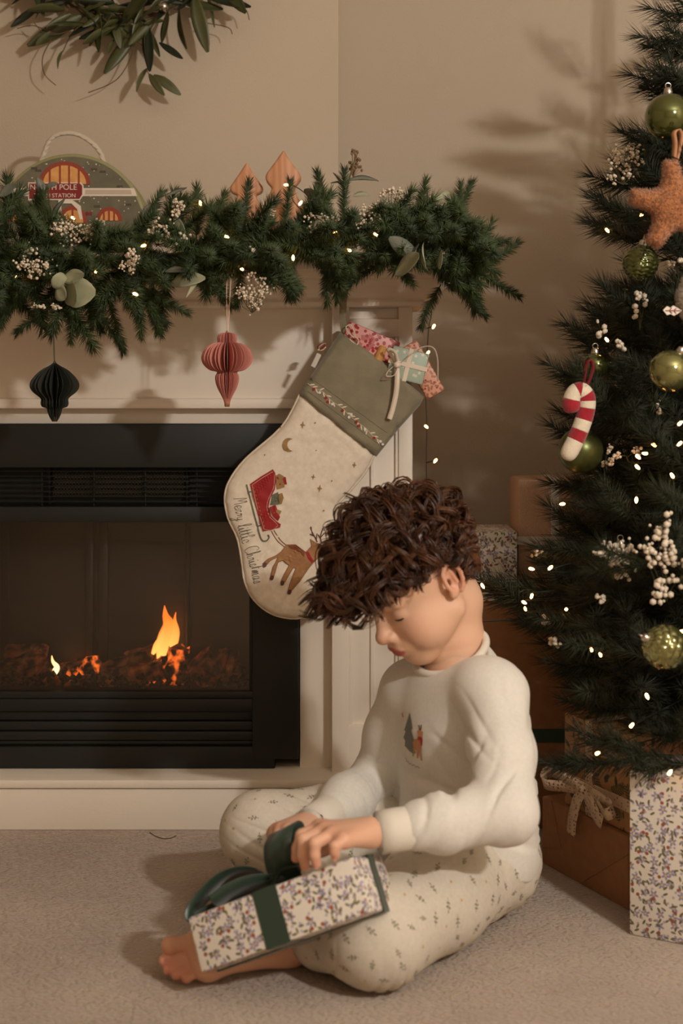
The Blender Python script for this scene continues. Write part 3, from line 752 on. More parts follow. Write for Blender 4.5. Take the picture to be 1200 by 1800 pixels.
eucalyptus('drooping eucalyptus leaves under garland left of pink ornament cords', [(330, 470), (345, 500)], [((300, 500), (355, 485), -0.03, 1.2, 0, 0.6), ((352, 488), (340, 520), -0.03, 1.3, 0, 0.35), ((290, 478), (330, 470), -0.03, 1.1, 1, 0.6)], 2.44)
eucalyptus('pale round eucalyptus leaf at top of garland end', [(780, 390), (782, 350)], [((765, 352), (800, 340), 0, 1.2, 0, 0.9)], 2.57)
# brown seed head on the rising stem
pt = []
for i in range(34):
    c = P(RG.gauss(625, 7), RG.uniform(262, 300), 2.56 + RG.gauss(0, 0.008)); pt.append(lathe([(0.0004, -0.003), (0.0022, -0.001), (0.002, 0.002), (0.0004, 0.003)], 6, c))
    pt.append(tube([c, P(620, 312, 2.56)], 0.0004, 3))
so = bpy.data.objects['eucalyptus_sprig.002'] if 'eucalyptus_sprig.002' in bpy.data.objects else None
mk('seed_head', *joinvf(pt), M('seed_head', srgb(128, 98, 72), 0.8), so)

# gypsophila: fine twigs with tiny blooms
def gyp(label, cat, cx, cy, d, w, h, n, br, berry=False, group=None, stem=None):
    t = thing('gypsophila_sprig' if not berry else 'snowberry_sprig', label, cat, P(cx, cy + h * 0.5, d), group)
    root = P(cx, cy + h * 0.55, d + 0.012) if stem is None else P(*stem)
    bl, st, subc = [], [], []
    for i in range(max(3, n // 11)):
        r, a = math.sqrt(RG.random()), RG.uniform(0, 2 * PI); subc.append((cx + w / 2 * r * math.cos(a), cy + h / 2 * r * math.sin(a), d + RG.uniform(-0.015, 0.01)))
    for i in range(n):
        sx, sy, sd = RG.choice(subc); c = P(sx + RG.gauss(0, 0.10 * w), sy + RG.gauss(0, 0.10 * h), sd + RG.gauss(0, 0.006)); s = br * RG.choice((0.6, 0.8, 1.0, 1.25))
        bl.append(((np.array(ICO[0]) * s + np.array(c)).tolist(), ICO[1]))
        if i % (2 if berry else 4) == 0:
            hub = P(sx, sy, sd + 0.008); mid = hub.lerp(c, 0.6) + Vector((RG.gauss(0, 0.002), RG.gauss(0, 0.002), RG.gauss(0, 0.002))); st.append(tube([hub, mid, c], [0.0005, 0.0004, 0.0003], 3, False))
    for sx, sy, sd in subc:
        hub = P(sx, sy, sd + 0.008); st.append(tube([root, root.lerp(hub, 0.5) + Vector((RG.gauss(0, 0.004), 0.006, RG.gauss(0, 0.004))), hub], [0.0006, 0.0006, 0.0005], 3, False))
    V, F = joinvf(bl)
    b_ = mk('blooms', V, F, m_gypb if berry else m_gyp, t, True); b_['kind'] = 'stuff'
    mk('twigs', *joinvf(st), m_gst, t)['kind'] = 'stuff'
_bm = bmesh.new(); bmesh.ops.create_icosphere(_bm, subdivisions=1, radius=1.0); _bm.verts.ensure_lookup_table()
ICO = ([tuple(v.co) for v in _bm.verts], [tuple(v.index for v in f.verts) for f in _bm.faces]); _bm.free()
GL = 'white gypsophila on the garland'
for lab, cx, cy, w, h, n, d in [('wide cluster of white gypsophila on garland below the arched case', 132, 405, 84, 44, 170, 2.47), ('gypsophila cluster on garland left of the wide cluster', 45, 395, 36, 60, 70, 2.5),
        ('gypsophila cluster on garland diagonally above folded cream leaves', 58, 460, 56, 56, 120, 2.44), ('small gypsophila cluster on garland hanging above its middle', 227, 460, 30, 40, 80, 2.43),
        ('gypsophila cluster on garland right of arched case by tall sprig', 312, 365, 26, 36, 70, 2.5), ('loose gypsophila cluster on garland between two tall sprigs', 290, 412, 66, 40, 90, 2.46),
        ('gypsophila cluster hanging beside cords of the pink ornament', 443, 515, 54, 64, 130, 2.44), ('tiny gypsophila cluster beside top of pink ornament cords', 433, 443, 26, 26, 40, 2.44),
        ('gypsophila cluster in front of the wooden trees', 478, 360, 26, 44, 60, 2.49), ('loose gypsophila cluster on garland below tall wooden tree', 560, 395, 46, 44, 60, 2.47),
        ('full white gypsophila cluster on garland above grey leaves', 648, 380, 58, 44, 140, 2.47), ('pale gypsophila cluster on top of garland near the corner', 690, 348, 50, 30, 70, 2.54),
        ('gypsophila cluster near lit bulb at garland end', 752, 368, 42, 50, 80, 2.53), ('gypsophila wisps hanging under folded cream leaves', 78, 535, 50, 20, 30, 2.45)]:
    gyp(lab, 'flowers', cx, cy, d - 0.03, w, h, int(n * 1.25), 0.0024, group=GL)

# ------------------------------------------------------------ fairy lights on the garland and down the wall
bulb_me = mesh('bulb', *lathe([(0.0006, -0.005), (0.0022, -0.0035), (0.0026, 0), (0.0020, 0.003), (0.0006, 0.005)], 8), m_bulb, True)
def lights(label, bulbs, name='fairy_light_string', order=True, extra=None, wire=None, inward=None):
    t = thing(name, label, 'fairy lights', bulbs[0])
    pts = []
    for b_ in bulbs:
        b_ = Vector(b_); dr = Vector((RG.uniform(-1, 1), RG.uniform(-1, 0.2), RG.uniform(-1, 1))).normalized()
        inst('bulb', bulb_me, t, Matrix.Translation(b_) @ dr.to_track_quat('Z', 'Y').to_matrix().to_4x4())
        if inward is not None and pts: pts.append((pts[-1] + b_) / 2 * 0.35 + Vector((inward[0], inward[1], (pts[-1].z + b_.z) / 2)) * 0.65)
        pts.append(b_ - dr * 0.008)
    if wire: pts = wire
    mk('wire', *tube(smoothpts(pts, 5), 0.0009, 5), m_wire, t)
    return t
gb = [(3, 480, 2.46), (27, 485, 2.45), (70, 410, 2.46), (128, 383, 2.5), (104, 405, 2.46), (170, 478, 2.43), (238, 517, 2.42), (252, 432, 2.45), (352, 357, 2.47), (398, 416, 2.44), (425, 473, 2.43), (515, 453, 2.43), (552, 355, 2.49), (503, 325, 2.49), (528, 357, 2.5), (588, 407, 2.45),
      (614, 440, 2.44), (660, 412, 2.46), (703, 404, 2.48), (784, 365, 2.54), (808, 412, 2.54), (810, 438, 2.53)]
gb = [P(*b_) for b_ in gb]
lights('warm white fairy lights threaded through the mantel garland', gb)
hang = [(762, 574, 2.79), (752, 620, 2.78), (763, 690, 2.79), (749, 750, 2.79), (765, 810, 2.80), (752, 880, 2.80), (758, 950, 2.80)]
hw = [(758, 545, 2.6), (757, 558, 2.7), (753, 580, 2.79), (750, 630, 2.79), (748, 690, 2.8), (750, 750, 2.8), (749, 810, 2.81), (750, 880, 2.81), (751, 960, 2.81)]
ls = lights('string of warm fairy lights hanging down beside the fireplace pilaster', [P(*b_) for b_ in hang], wire=[P(*b_) for b_ in hw])
for b_ in hang: mk('bulb_stub', *tube([P(750, b_[1] + 3, b_[2] + 0.01), P(b_[0] - (3 if b_[0] > 750 else -3), b_[1], b_[2])], 0.0012, 5), m_wire, ls)

# ------------------------------------------------------------ wreath on the chimney breast
m_olv = M('wreath_leaf', srgb(84, 84, 46), 0.42, noise=(14, srgb(58, 64, 36)))
m_olv2 = M('wreath_leaf_dark', srgb(36, 42, 26), 0.5)
m_twig = M('twig', srgb(92, 70, 46), 0.85)
WY = 2.885
WC = P(215, -165, WY); WR = S(195, WY)
WRE = thing('leaf_wreath', 'wreath of long green leaves and thin twigs with silver bead on the chimney wall', 'wreath', WC - Vector((0, 0, WR)))
WL = [leaf_mesh('leaf', 0.085, 0.022, 0.35, m_olv, bend=-0.12), leaf_mesh('leaf', 0.075, 0.017, 0.5, m_olv2, bend=0.15), leaf_mesh('leaf', 0.05, 0.015, 0.3, m_olv, bend=-0.2), leaf_mesh('leaf', 0.1, 0.024, 0.3, m_olv, bend=0.1)]
for k in range(5):
    ring = [WC + Vector((math.cos(a), 0, math.sin(a))) * (WR + RG.uniform(-0.012, 0.012)) + Vector((0, RG.uniform(-0.012, 0.006), 0)) for a in np.linspace(0, 2 * PI, 40, endpoint=False)]
    mk('twig_ring', *tube(ring, 0.0022, 5, closed=True), m_twig, WRE)
for i in range(110):
    a = -PI / 2 + RG.uniform(-1.25, 1.25); p = WC + Vector((math.cos(a), 0, math.sin(a))) * (WR + RG.uniform(-0.03, 0.03)) + Vector((0, RG.uniform(-0.025, 0.0), 0))
    tang = Vector((-math.sin(a), 0, math.cos(a))) * RG.choice((-1, 1)); out = Vector((math.cos(a), 0, math.sin(a)))
    d = tang * RG.uniform(0.2, 1) + out * RG.uniform(-0.7, 1.1) + Vector((0, RG.uniform(-0.7, 0.1), 0))
    inst('leaf', RG.choice(WL), WRE, aim(p, d, RG.uniform(-0.9, 0.9) + PI / 2 * RG.choice((0, 1)), RG.uniform(0.8, 1.3)))
for ax, ay, tx, ty, w in [(365, -5, 442, 20, 1), (340, -10, 362, 88, 0), (315, 15, 320, 85, 0), (275, 30, 225, 80, 0), (280, 75, 322, 108, 1), (260, 45, 270, 130, 1), (255, 50, 250, 105, 0), (120, 0, 50, 20, 1), (70, 10, 22, 48, 1), (90, 55, 60, 80, 2), (110, 90, 95, 120, 2), (125, 25, 80, 48, 0),
                      (260, 120, 232, 158, 2), (270, 132, 315, 162, 2), (262, 130, 285, 165, 2), (245, 20, 185, 18, 3), (240, 0, 230, -40, 3), (200, 70, 185, 95, 2)]:
    a, b_ = P(ax, ay, WY - 0.02), P(tx, ty, WY - 0.035); me = WL[w]; L = (0.085, 0.075, 0.05, 0.1)[w]
    inst('leaf', me, WRE, aim(a, b_ - a, 1.2 + RG.uniform(-0.4, 0.4), (b_ - a).length / L))
tw = [[(60, 40), (80, 60), (110, 58), (140, 45)], [(90, 70), (75, 100), (78, 130), (98, 150)], [(250, 60), (258, 100), (262, 132), (290, 135)], [(240, 50), (232, 95), (205, 140), (155, 163)], [(135, 45), (120, 70), (110, 92)], [(210, 40), (200, 72)], [(180, 30), (215, 60), (255, 85), (262, 125)], [(120, 20), (95, 50), (88, 62)], [(360, 40), (400, 48), (408, 60)], [(400, 10), (430, 15), (438, 35)], [(205, 5), (220, 45), (232, 25)], [(30, 50), (60, 45), (100, 60), (130, 50)]]
for q in tw: mk('twig', *tube(smoothpts([P(x, y, WY - 0.02) for x, y in q], 4), 0.0012, 4), m_twig, WRE)
mk('silver_bead', *lathe([(0.0115 * math.sin(t), -0.0115 * math.cos(t)) for t in np.linspace(0.05, PI - 0.05, 12)], 20, P(287, 12, WY - 0.05)), M('silver', srgb(190, 182, 172), 0.22, metal=1.0), WRE, True)
# ------------------------------------------------------------ things on the mantel shelf
SHZ = 1.0755
m_olivecase = M('case_print_olive', srgb(112, 106, 84), 0.6, noise=(40, srgb(100, 95, 76)))
m_caseedge = M('case_edge', srgb(146, 142, 98), 0.55)
m_brick = M('print_brick_red', srgb(150, 62, 42), 0.6)
m_pane = M('print_pane', srgb(226, 168, 96), 0.6, noise=(60, srgb(210, 146, 80)))
m_sign = M('print_sign_red', srgb(132, 34, 32), 0.55)
m_pwhite = M('print_white', srgb(228, 214, 196), 0.6)
m_dkbrick = M('print_brick_dark', srgb(82, 70, 58), 0.7)
CD = 2.72
CASE = thing('toy_case', 'arched olive toy suitcase printed as a snowy station with rope handle', 'toy suitcase', (X(125, CD), CD + 0.04, SHZ))
cx_, cy_, rr_ = X(125, CD), Z(403, CD), S(133, CD)
arc = [(cx_ + rr_ * math.cos(a), cy_ + rr_ * math.sin(a)) for a in np.linspace(0, PI, 30)]
out_ = [(cx_ + rr_, SHZ)] + arc + [(cx_ - rr_, SHZ)]
me = mesh('case_body', *prism(out_, CD, CD + 0.085), m_caseedge); bevel_mesh(me, 0.003); inst('case_body', me, CASE)
r2_ = rr_ - 0.006
arc2 = [(cx_ + r2_ * math.cos(a), cy_ + r2_ * math.sin(a)) for a in np.linspace(0, PI, 30)]
mk('front_print', *prism([(cx_ + r2_, SHZ + 0.004)] + arc2 + [(cx_ - r2_, SHZ + 0.004)], CD - 0.001, CD + 0.002), m_olivecase, CASE)
def flat(name, poly, mat, parent, y=CD, t=0.0012):
    return mk(name, *prism([(X(a, CD), Z(b, CD)) for a, b in poly], y - 0.001 - t, y), mat, parent)
def archpoly(cx, base, r, rh=None, n=14):
    rh = rh or r
    return [(cx + r * math.cos(a), base - rh * math.sin(a)) for a in np.linspace(0, PI, n)]
def arch_window(cx, base, r, rh, bars, parent):
    w = flat('arched_window', archpoly(cx, base, r, rh), m_brick, parent, t=0.0014)
    flat('pane', archpoly(cx, base, r - 7, rh - 7), m_pane, w, t=0.002)
    for b in bars:
        h = (rh - 6) * math.sqrt(max(0.05, 1 - ((b - cx) / (r - 5)) ** 2)); flat('bar', [(b - 1.6, base), (b + 1.6, base), (b + 1.6, base - h), (b - 1.6, base - h)], m_brick, w, t=0.0026)
arch_window(114, 324, 45, 40, (88, 106, 122, 139), CASE)
arch_window(192, 388, 23, 24, (183, 192, 201), CASE)
arch_window(128, 392, 26, 30, (112, 128), CASE)
arch_window(38, 390, 22, 24, (38,), CASE)
flat('snow_trim', [(103, 392), (103, 352), (128, 352), (142, 362), (146, 386), (141, 386), (136, 368), (126, 358), (108, 358), (108, 392)], m_pwhite, CASE, t=0.0022)
flat('snow_band', [(22, 345), (22, 331), (236, 331), (241, 345)], m_pwhite, CASE, t=0.0016)
flat('band_rule', [(150, 342), (150, 334), (230, 334), (232, 342)], M('print_rule', srgb(196, 178, 156), 0.6), CASE, t=0.0019)
sg = flat('sign_board', [(50, 321), (143, 321), (147, 326), (147, 343), (141, 352), (50, 352)], m_pwhite, CASE, t=0.0024)
flat('sign_face', [(52, 323), (141, 323), (145, 327), (145, 342), (140, 350), (52, 350)], m_sign, sg, t=0.003)
RX = Matrix.Rotation(PI / 2, 4, 'X')
text_mesh('sign_text', 'NORTH POLE', S(13.5, CD), m_pwhite, sg, Matrix.Translation((X(136, CD), CD - 0.0042, Z(330, CD))) @ RX, 'RIGHT')
text_mesh('sign_text', 'TRAIN STATION', S(10, CD), m_pwhite, sg, Matrix.Translation((X(134, CD), CD - 0.0042, Z(344.5, CD))) @ RX, 'RIGHT')
rb = random.Random(8); pts_ = []
for i in range(110):
    a, r = rb.uniform(0.15, PI - 0.15), rr_ * math.sqrt(rb.random()) * 0.94; x, z = cx_ + r * math.cos(a), cy_ + r * math.sin(a)
    s = rb.uniform(0.0007, 0.0016); pts_.append(prism([(x + s * math.cos(t), z + s * math.sin(t)) for t in np.linspace(0, 2 * PI, 7)[:-1]], CD - 0.0016, CD))
mk('snow_dots', *joinvf(pts_), m_pwhite, CASE)['kind'] = 'stuff'
for bx_, by_ in ((55, 298), (62, 302), (160, 300), (175, 304), (205, 330), (150, 378), (165, 365), (220, 362), (78, 378)):
    flat('brick_print', [(bx_, by_), (bx_ + 11, by_), (bx_ + 11, by_ - 4), (bx_, by_ - 4)], m_dkbrick, CASE, t=0.0006)
flat('print_bow', [(152, 372), (157, 374), (162, 371), (162, 380), (157, 377), (152, 380)], m_sign, CASE, t=0.0014)
rope = smoothpts([P(x, y, CD + 0.04) for x, y in ((71, 288), (78, 268), (88, 246), (108, 235), (135, 236), (160, 250), (176, 268), (184, 292))], 6)
m_rope = M('rope', srgb(222, 208, 186), 0.85, bump=(900, 0.002))
mk('rope_handle', *tube(rope, 0.0044, 10), m_rope, CASE, True)
for s in (0, 1):
    q = [p + Vector((0.0032 * math.cos(i * 1.1 + s * PI), 0.0032 * math.sin(i * 1.1 + s * PI), 0.0022 * math.sin(i * 1.1 + s * PI))) for i, p in enumerate(rope)]
    mk('rope_strand', *tube(q, 0.0026, 6), m_rope, CASE, True)

def wood_mat():
    m = bpy.data.materials.new('beech_wood'); m.use_nodes = True; nt = m.node_tree; N = nt.nodes; L = nt.links; b = N['Principled BSDF']; b.inputs['Roughness'].default_value = 0.5
    tc = N.new('ShaderNodeTexCoord'); mp = N.new('ShaderNodeMapping'); mp.inputs['Scale'].default_value = (1, 1, 0.12); mp.inputs['Rotation'].default_value = (0, 0.1, 0.3)
    w = N.new('ShaderNodeTexWave'); w.inputs['Scale'].default_value = 28; w.inputs['Distortion'].default_value = 6; w.inputs['Detail'].default_value = 3; w.inputs['Detail Scale'].default_value = 1.2
    L.new(tc.outputs['Object'], mp.inputs[0]); L.new(mp.outputs[0], w.inputs['Vector'])
    r = N.new('ShaderNodeValToRGB'); r.color_ramp.elements[0].color = srgb(208, 152, 112); r.color_ramp.elements[1].color = srgb(194, 134, 94); L.new(w.outputs['Fac'], r.inputs[0]); L.new(r.outputs[0], b.inputs['Base Color'])
    return m
m_wood = wood_mat()
for lab, pl, d in (('tall two-tiered wooden tree figure standing on the mantel', [(498, 262), (508, 280), (528, 306), (529, 314), (516, 330), (525, 350), (540, 378), (543, 392), (520, 402), (513, 405), (513, 449), (485, 449), (485, 405), (470, 402), (452, 390), (456, 376), (468, 350), (478, 330), (466, 316), (466, 307), (486, 280)], 2.66),
                   ('shorter wooden tree figure standing beside the tall one', [(433, 284), (445, 305), (462, 328), (460, 337), (448, 342), (458, 360), (468, 385), (462, 392), (441, 395), (441, 451), (425, 451), (425, 395), (402, 392), (398, 385), (408, 360), (418, 342), (404, 337), (403, 329), (421, 303)], 2.69)):
    poly = [(X(a, d), max(Z(b, d), SHZ)) for a, b in pl]; poly = [(a, SHZ if abs(b - SHZ) < 0.006 else b) for a, b in poly]
    me = mesh('wooden_tree', *prism(poly, d, d + 0.032), m_wood); bevel_mesh(me, 0.005, 3, 0.4)
    tag(inst('wooden_tree', me), lab, 'wooden tree', 'wooden trees on the mantel')

# ------------------------------------------------------------ paper ornaments hanging from the garland
def paper_ornament(label, prof, cx, d, mat, edge, nf, cords, cmat, tiprange):
    top = P(cx, prof[0][1], d); t = thing('paper_ornament', label, 'ornament', P(cx, prof[-1][1], d), 'pleated paper ornaments')
    pp = smoothpts([Vector((S(r, d), Z(y, d) - top.z, 0)) for r, y in prof], 4)
    n = len(pp); th = 0.00025; V = []
    for sgn in (-1, 1): V += [(0.0002, sgn * th, p.y) for p in pp] + [(max(p.x, 0.0004), sgn * th, p.y) for p in pp]
    F = []
    for i in range(n - 1):
        F += [(i, n + i, n + i + 1, i + 1), (2 * n + i, 2 * n + i + 1, 3 * n + i + 1, 3 * n + i), (n + i, 3 * n + i, 3 * n + i + 1, n + i + 1)]
    me = mesh('pleat', V, F, mat)
    for k in range(nf): inst('pleat', me, t, Matrix.Translation(top) @ Matrix.Rotation(2 * PI * (k + 0.3 * (k % 2)) / nf, 4, 'Z'))
    # glittered tip
    mk('glitter_tip', *lathe([(S(r, d), Z(y, d) - top.z) for r, y in tiprange], 14, top), edge, t, True)
    for c in cords: mk('cord', *tube(smoothpts([P(x, y, dd) for x, y, dd in c], 4), 0.0011, 5), cmat, t)
    mk('cap_bead', *lathe([(0.001, -0.003), (0.003, 0), (0.001, 0.004)], 10, top), edge, t, True)
m_pink = M('pink_card', srgb(208, 134, 122), 0.7, bump=(500, 0.0002)); m_gold = M('gold_glitter', srgb(196, 138, 92), 0.35, metal=0.6, bump=(1500, 0.001))
m_dkg = M('dark_green_card', srgb(40, 44, 36), 0.7, bump=(500, 0.0002)); m_gold2 = M('dark_glitter', srgb(90, 76, 52), 0.4, metal=0.5, bump=(1500, 0.001))
m_cordp = M('cord_pale', srgb(220, 190, 170), 0.8); m_cordg = M('cord_grey', srgb(70, 72, 64), 0.8)
paper_ornament('dusty pink pleated paper ornament hanging on twin pale cords', [(9, 585), (15, 588), (17.5, 595), (17.5, 602), (26, 604), (38, 612), (44.5, 624), (45, 633), (40, 643), (30, 651), (18, 654), (20.5, 660), (21, 668), (18, 680), (12, 692), (7, 702), (4, 712)],
               399, 2.455, m_pink, m_gold, 34, [[(400, 587, 2.455), (398, 520, 2.455), (400, 455, 2.47)], [(400, 587, 2.455), (404, 520, 2.455), (407, 452, 2.47)]], m_cordp, [(6.5, 701), (5, 707), (4.4, 715)])
paper_ornament('black-green pleated paper ornament hanging on one grey cord', [(3, 638), (10, 643), (23, 650), (34, 660), (42, 671), (43, 681), (37, 690), (28, 697), (24, 702), (24.5, 709), (22, 715), (14, 718), (12.5, 724), (9, 733), (5, 740)],
               96, 2.47, m_dkg, m_gold2, 24, [[(96, 640, 2.47), (95, 610, 2.47), (94, 575, 2.48)]], m_cordg, [(7, 732), (5.5, 738), (4.6, 741)])

# ------------------------------------------------------------ wrapped gifts
def gift(name, label, mat4, size, mat, bands=(), bmat=None, group=None, cat='gift', bev=0.004):
    """box centred on mat4; bands: (axis, position, width) ribbon loops around the box"""
    sx, sy, sz = size; base = mat4 @ Vector((0, 0, -sz / 2))
    t = thing(name, label, cat, base, group)
    me = mesh('wrapped_box', *boxvf((-sx / 2, -sy / 2, -sz / 2), (sx / 2, sy / 2, sz / 2)), mat); bevel_mesh(me, bev, 2)
    uvl = me.uv_layers.new(name='UVMap')
    for p in me.polygons:
        n = p.normal; a = max(range(3), key=lambda i: abs(n[i]))
        for li in p.loop_indices:
            c = me.vertices[me.loops[li].vertex_index].co
            uvl.data[li].uv = {0: (c.y + 3.7, c.z), 1: (c.x, c.z + 1.3), 2: (c.x + 5.1, c.y)}[a]
    inst('wrapped_box', me, t, mat4)
    for bi, (ax, pos, w) in enumerate(bands):
        e = 0.0012 + 0.0006 * bi; h = [s / 2 + e for s in size]; o = [i for i in range(3) if i != ax]; V, F = [], []
        for s0, s1 in ((-1, -1), (1, -1), (1, 1), (-1, 1)):
            for k in (-1, 1):
                for off in (0, -0.003):
                    v = [0, 0, 0]; v[ax] = pos + k * w / 2; v[o[0]] = s0 * (h[o[0]] + off); v[o[1]] = s1 * (h[o[1]] + off); V.append(tuple(v))
        for i in range(4):
            a, b = 4 * i, 4 * ((i + 1) % 4); F += [(a, a + 2, b + 2, b), (a + 1, b + 1, b + 3, a + 3), (a, b, b + 1, a + 1), (a + 2, a + 3, b + 3, b + 2)]
        mk('ribbon_band', V, F, bmat, t, mat4=mat4)
    return t
def frame4(c, ax, ay, az):
    m = Matrix.Identity(4)
    for i, v in enumerate((ax, ay, az)):
        for j in range(3): m[j][i] = v[j]
    m.translation = c; return m

# ------------------------------------------------------------ Christmas stocking
YS = 2.652
K8 = lambda c: (380 + c[0] / 2.857, 540 + c[1] / 2.857)
xz = lambda px, py, d=YS: (X(px, d), Z(py, d))
body_px = [(527, 692), (495, 750), (432, 806), (403, 845), (395, 876), (401, 911), (417, 946), (425, 988), (430, 1022), (446, 1054), (478, 1079), (520, 1087), (560, 1076), (598, 1048), (618, 1010), (618, 968), (604, 935), (591, 915), (592, 890), (616, 862), (642, 830), (658, 800)]
bp_ = [(v.x, v.y) for v in smoothpts([Vector((*xz(*p), 0)) for p in body_px], 4)] 
bp_ += [(v.x, v.y) for v in [Vector((*xz(*p), 0)) for p in ((640, 775), (600, 740), (545, 700))]]
bpoly = np.array(bp_)
ST = 0.015; SW = 0.028
da = np.array([-0.62, -0.785]); na = np.array([-da[1], da[0]])
def quilt(pts, d):
    s = pts @ na; g = -0.0032 * np.exp(-((((s + 0.5) % 0.042) - 0.021) / 0.0036) ** 2) * np.clip(d / 0.012, 0, 1)
    w = 0.0011 * np.sin(pts[:, 0] * 95 + 3 * np.sin(pts[:, 1] * 60)) * np.sin(pts[:, 1] * 70 + 2 * np.sin(pts[:, 0] * 50)) * np.clip(d / 0.02, 0, 1)
    return g + w
def surf_body(pts):
    pts = np.asarray(pts, float); d = polydist(pts, bpoly)
    return YS - (ST * np.sqrt(np.clip(1 - (1 - np.clip(d / SW, 0, 1)) ** 2, 0, 1)) + quilt(pts, d))
cuff_px = [(597, 584), (618, 594), (672, 634), (722, 676), (745, 698), (738, 712), (702, 752), (661, 803), (640, 789), (590, 749), (543, 710), (524, 693), (545, 662), (572, 622)]
cpoly = np.array([xz(*p) for p in cuff_px]); CT = 0.021; CW = 0.007
def surf_cuff(pts):
    pts = np.asarray(pts, float); d = polydist(pts, cpoly)
    return YS - CT * np.sqrt(np.clip(1 - (1 - np.clip(d / CW, 0, 1)) ** 2, 0, 1))
m_linen = M('stocking_linen', srgb(234, 220, 200), 0.85, noise=(120, srgb(226, 210, 190)), bump=(700, 0.0002), sheen=0.2)
m_velv = M('olive_velvet', srgb(122, 112, 88), 0.8, noise=(22, srgb(140, 130, 104), 6), sheen=0.5, bump=(500, 0.0004))
STK = thing('christmas_stocking', 'large cream quilted stocking with olive velvet cuff, sleigh and reindeer embroidery', 'stocking', P(520, 1087, YS))
bo = mk('stocking_body', *inflate(bp_, 0.0055, ST, SW, YS, quilt), m_linen, STK, True)
mk('piping', *tube([Vector((p[0], YS - 0.001, p[1])) for p in bp_[:85]], 0.0022, 6), M('piping', srgb(220, 204, 182), 0.8), bo, True)
co = mk('cuff', *inflate(cpoly.tolist(), 0.008, CT, CW, YS), m_velv, STK, True)
def ridge(a, b, mat, parent, surf, r=0.0007, n=16):
    q = [(a[0] + (b[0] - a[0]) * t / n, a[1] + (b[1] - a[1]) * t / n) for t in range(n + 1)]; xzq = [xz(*p) for p in q]; ys = surf(xzq)
    return mk('stitch_line', *tube([(p[0], y - 0.0004, p[1]) for p, y in zip(xzq, ys)], r, 4), mat, parent)
m_seam = m_velv
ridge((533, 681), (672, 785), m_seam, co, surf_cuff); ridge((545, 663), (688, 766), m_seam, co, surf_cuff)
def applique(name, poly, mat, parent, surf, off=0.0014, step=0.004, k8=True):
    pl = [xz(*(K8(p) if k8 else p)) for p in poly]
    pts, tris, _ = filltri(pl, step); y = surf(pts); n = len(pts)
    V = [(p[0], yy - off, p[1]) for p, yy in zip(pts, y)] + [(p[0], yy + 0.0006, p[1]) for p, yy in zip(pts, y)]
    F = []; cnt = {}
    for t in tris:
        a, b, c = [pts[i] for i in t[:3]]; t = t if np.cross(b - a, c - a) > 0 else t[::-1]; F.append(tuple(t))
        for i in range(len(t)): e = (t[i], t[(i + 1) % len(t)]); cnt[e] = 1
    for (a, b) in list(cnt):
        if (b, a) not in cnt: F.append((b, a, a + n, b + n))
    return mk(name, V, F, mat, parent)
def thread(name, pts, mat, parent, surf, r=0.0008, k8=True, sm=4):
    q = [K8(p) if k8 else p for p in pts]; q = [(v.x, v.y) for v in smoothpts([Vector((*p, 0)) for p in q], sm)] if sm else q
    w = [xz(*p) for p in q]; y = surf(w)
    return tube([(p[0], yy - 0.0005, p[1]) for p, yy in zip(w, y)], r, 4)
def ellip(cx, cy, a, b, ang, n=10):
    return [(cx + a * math.cos(t) * math.cos(ang) - b * math.sin(t) * math.sin(ang), cy + a * math.cos(t) * math.sin(ang) + b * math.sin(t) * math.cos(ang)) for t in np.linspace(0, 2 * PI, n, endpoint=False)]
m_goldt = M('gold_thread', srgb(158, 122, 72), 0.5, bump=(900, 0.0005)); m_redf = M('red_felt', srgb(156, 30, 32), 0.75, bump=(600, 0.0004))
m_gren = M('grey_green_thread', srgb(104, 104, 84), 0.7); m_deer = M('deer_tan', srgb(168, 122, 80), 0.75, noise=(150, srgb(156, 110, 70))); m_dkbr = M('dark_brown_thread', srgb(92, 58, 46), 0.7)
m_ivory = M('ivory_thread', srgb(222, 206, 178), 0.6); m_brn = M('brown_thread', srgb(132, 74, 44), 0.7)
def star4(cx, cy, r, ang=0.1): return [(cx + (r if k % 2 == 0 else r * 0.28) * math.cos(ang + k * PI / 4) * (1.0 if k % 4 else 0.7), cy + (r if k % 2 == 0 else r * 0.28) * math.sin(ang + k * PI / 4)) for k in range(8)]
for c, r in (((435, 590), 20), ((693, 790), 16), ((488, 850), 15), ((520, 907), 20), ((323, 602), 8)): applique('embroidered_star', star4(*c, r), m_goldt, bo, surf_body)
for c in ((497, 580), (502, 718), (580, 870), (540, 1018), (245, 740)): applique('embroidered_dot', ellip(*c, 4, 4, 0, 6), m_goldt, bo, surf_body)
moon = [(365 + 32 * math.cos(a), 690 + 35 * math.sin(a)) for a in np.linspace(0.9, 5.2, 14)] + [(385 + 27 * math.cos(a), 690 + 29 * math.sin(a)) for a in np.linspace(4.7, 1.5, 12)]
applique('embroidered_moon', moon, m_goldt, bo, surf_body)
sled = [(172, 885), (225, 848), (285, 812), (298, 830), (302, 870), (296, 912), (274, 955), (264, 1000), (278, 1045), (305, 1072), (326, 1086), (322, 1102), (280, 1112), (236, 1121), (210, 1030)]
sl = applique('embroidered_sleigh', sled, m_redf, bo, surf_body, 0.002)
mk('sleigh_stitching', *joinvf([thread('', [(182, 890), (285, 824), (293, 868), (288, 910), (266, 955), (256, 1002), (272, 1052), (312, 1092), (242, 1110), (182, 890)], m_ivory, sl, lambda p: surf_body(p) - 0.0016, 0.0004, sm=2)]), m_ivory, sl)
mk('sleigh_studs', *joinvf([thread('', [(190 + 5.2 * i, 900 + 19 * i), (193 + 5.2 * i, 908 + 19 * i)], m_goldt, sl, lambda p: surf_body(p) - 0.0018, 0.0009, sm=0) for i in range(11)]), m_goldt, sl)
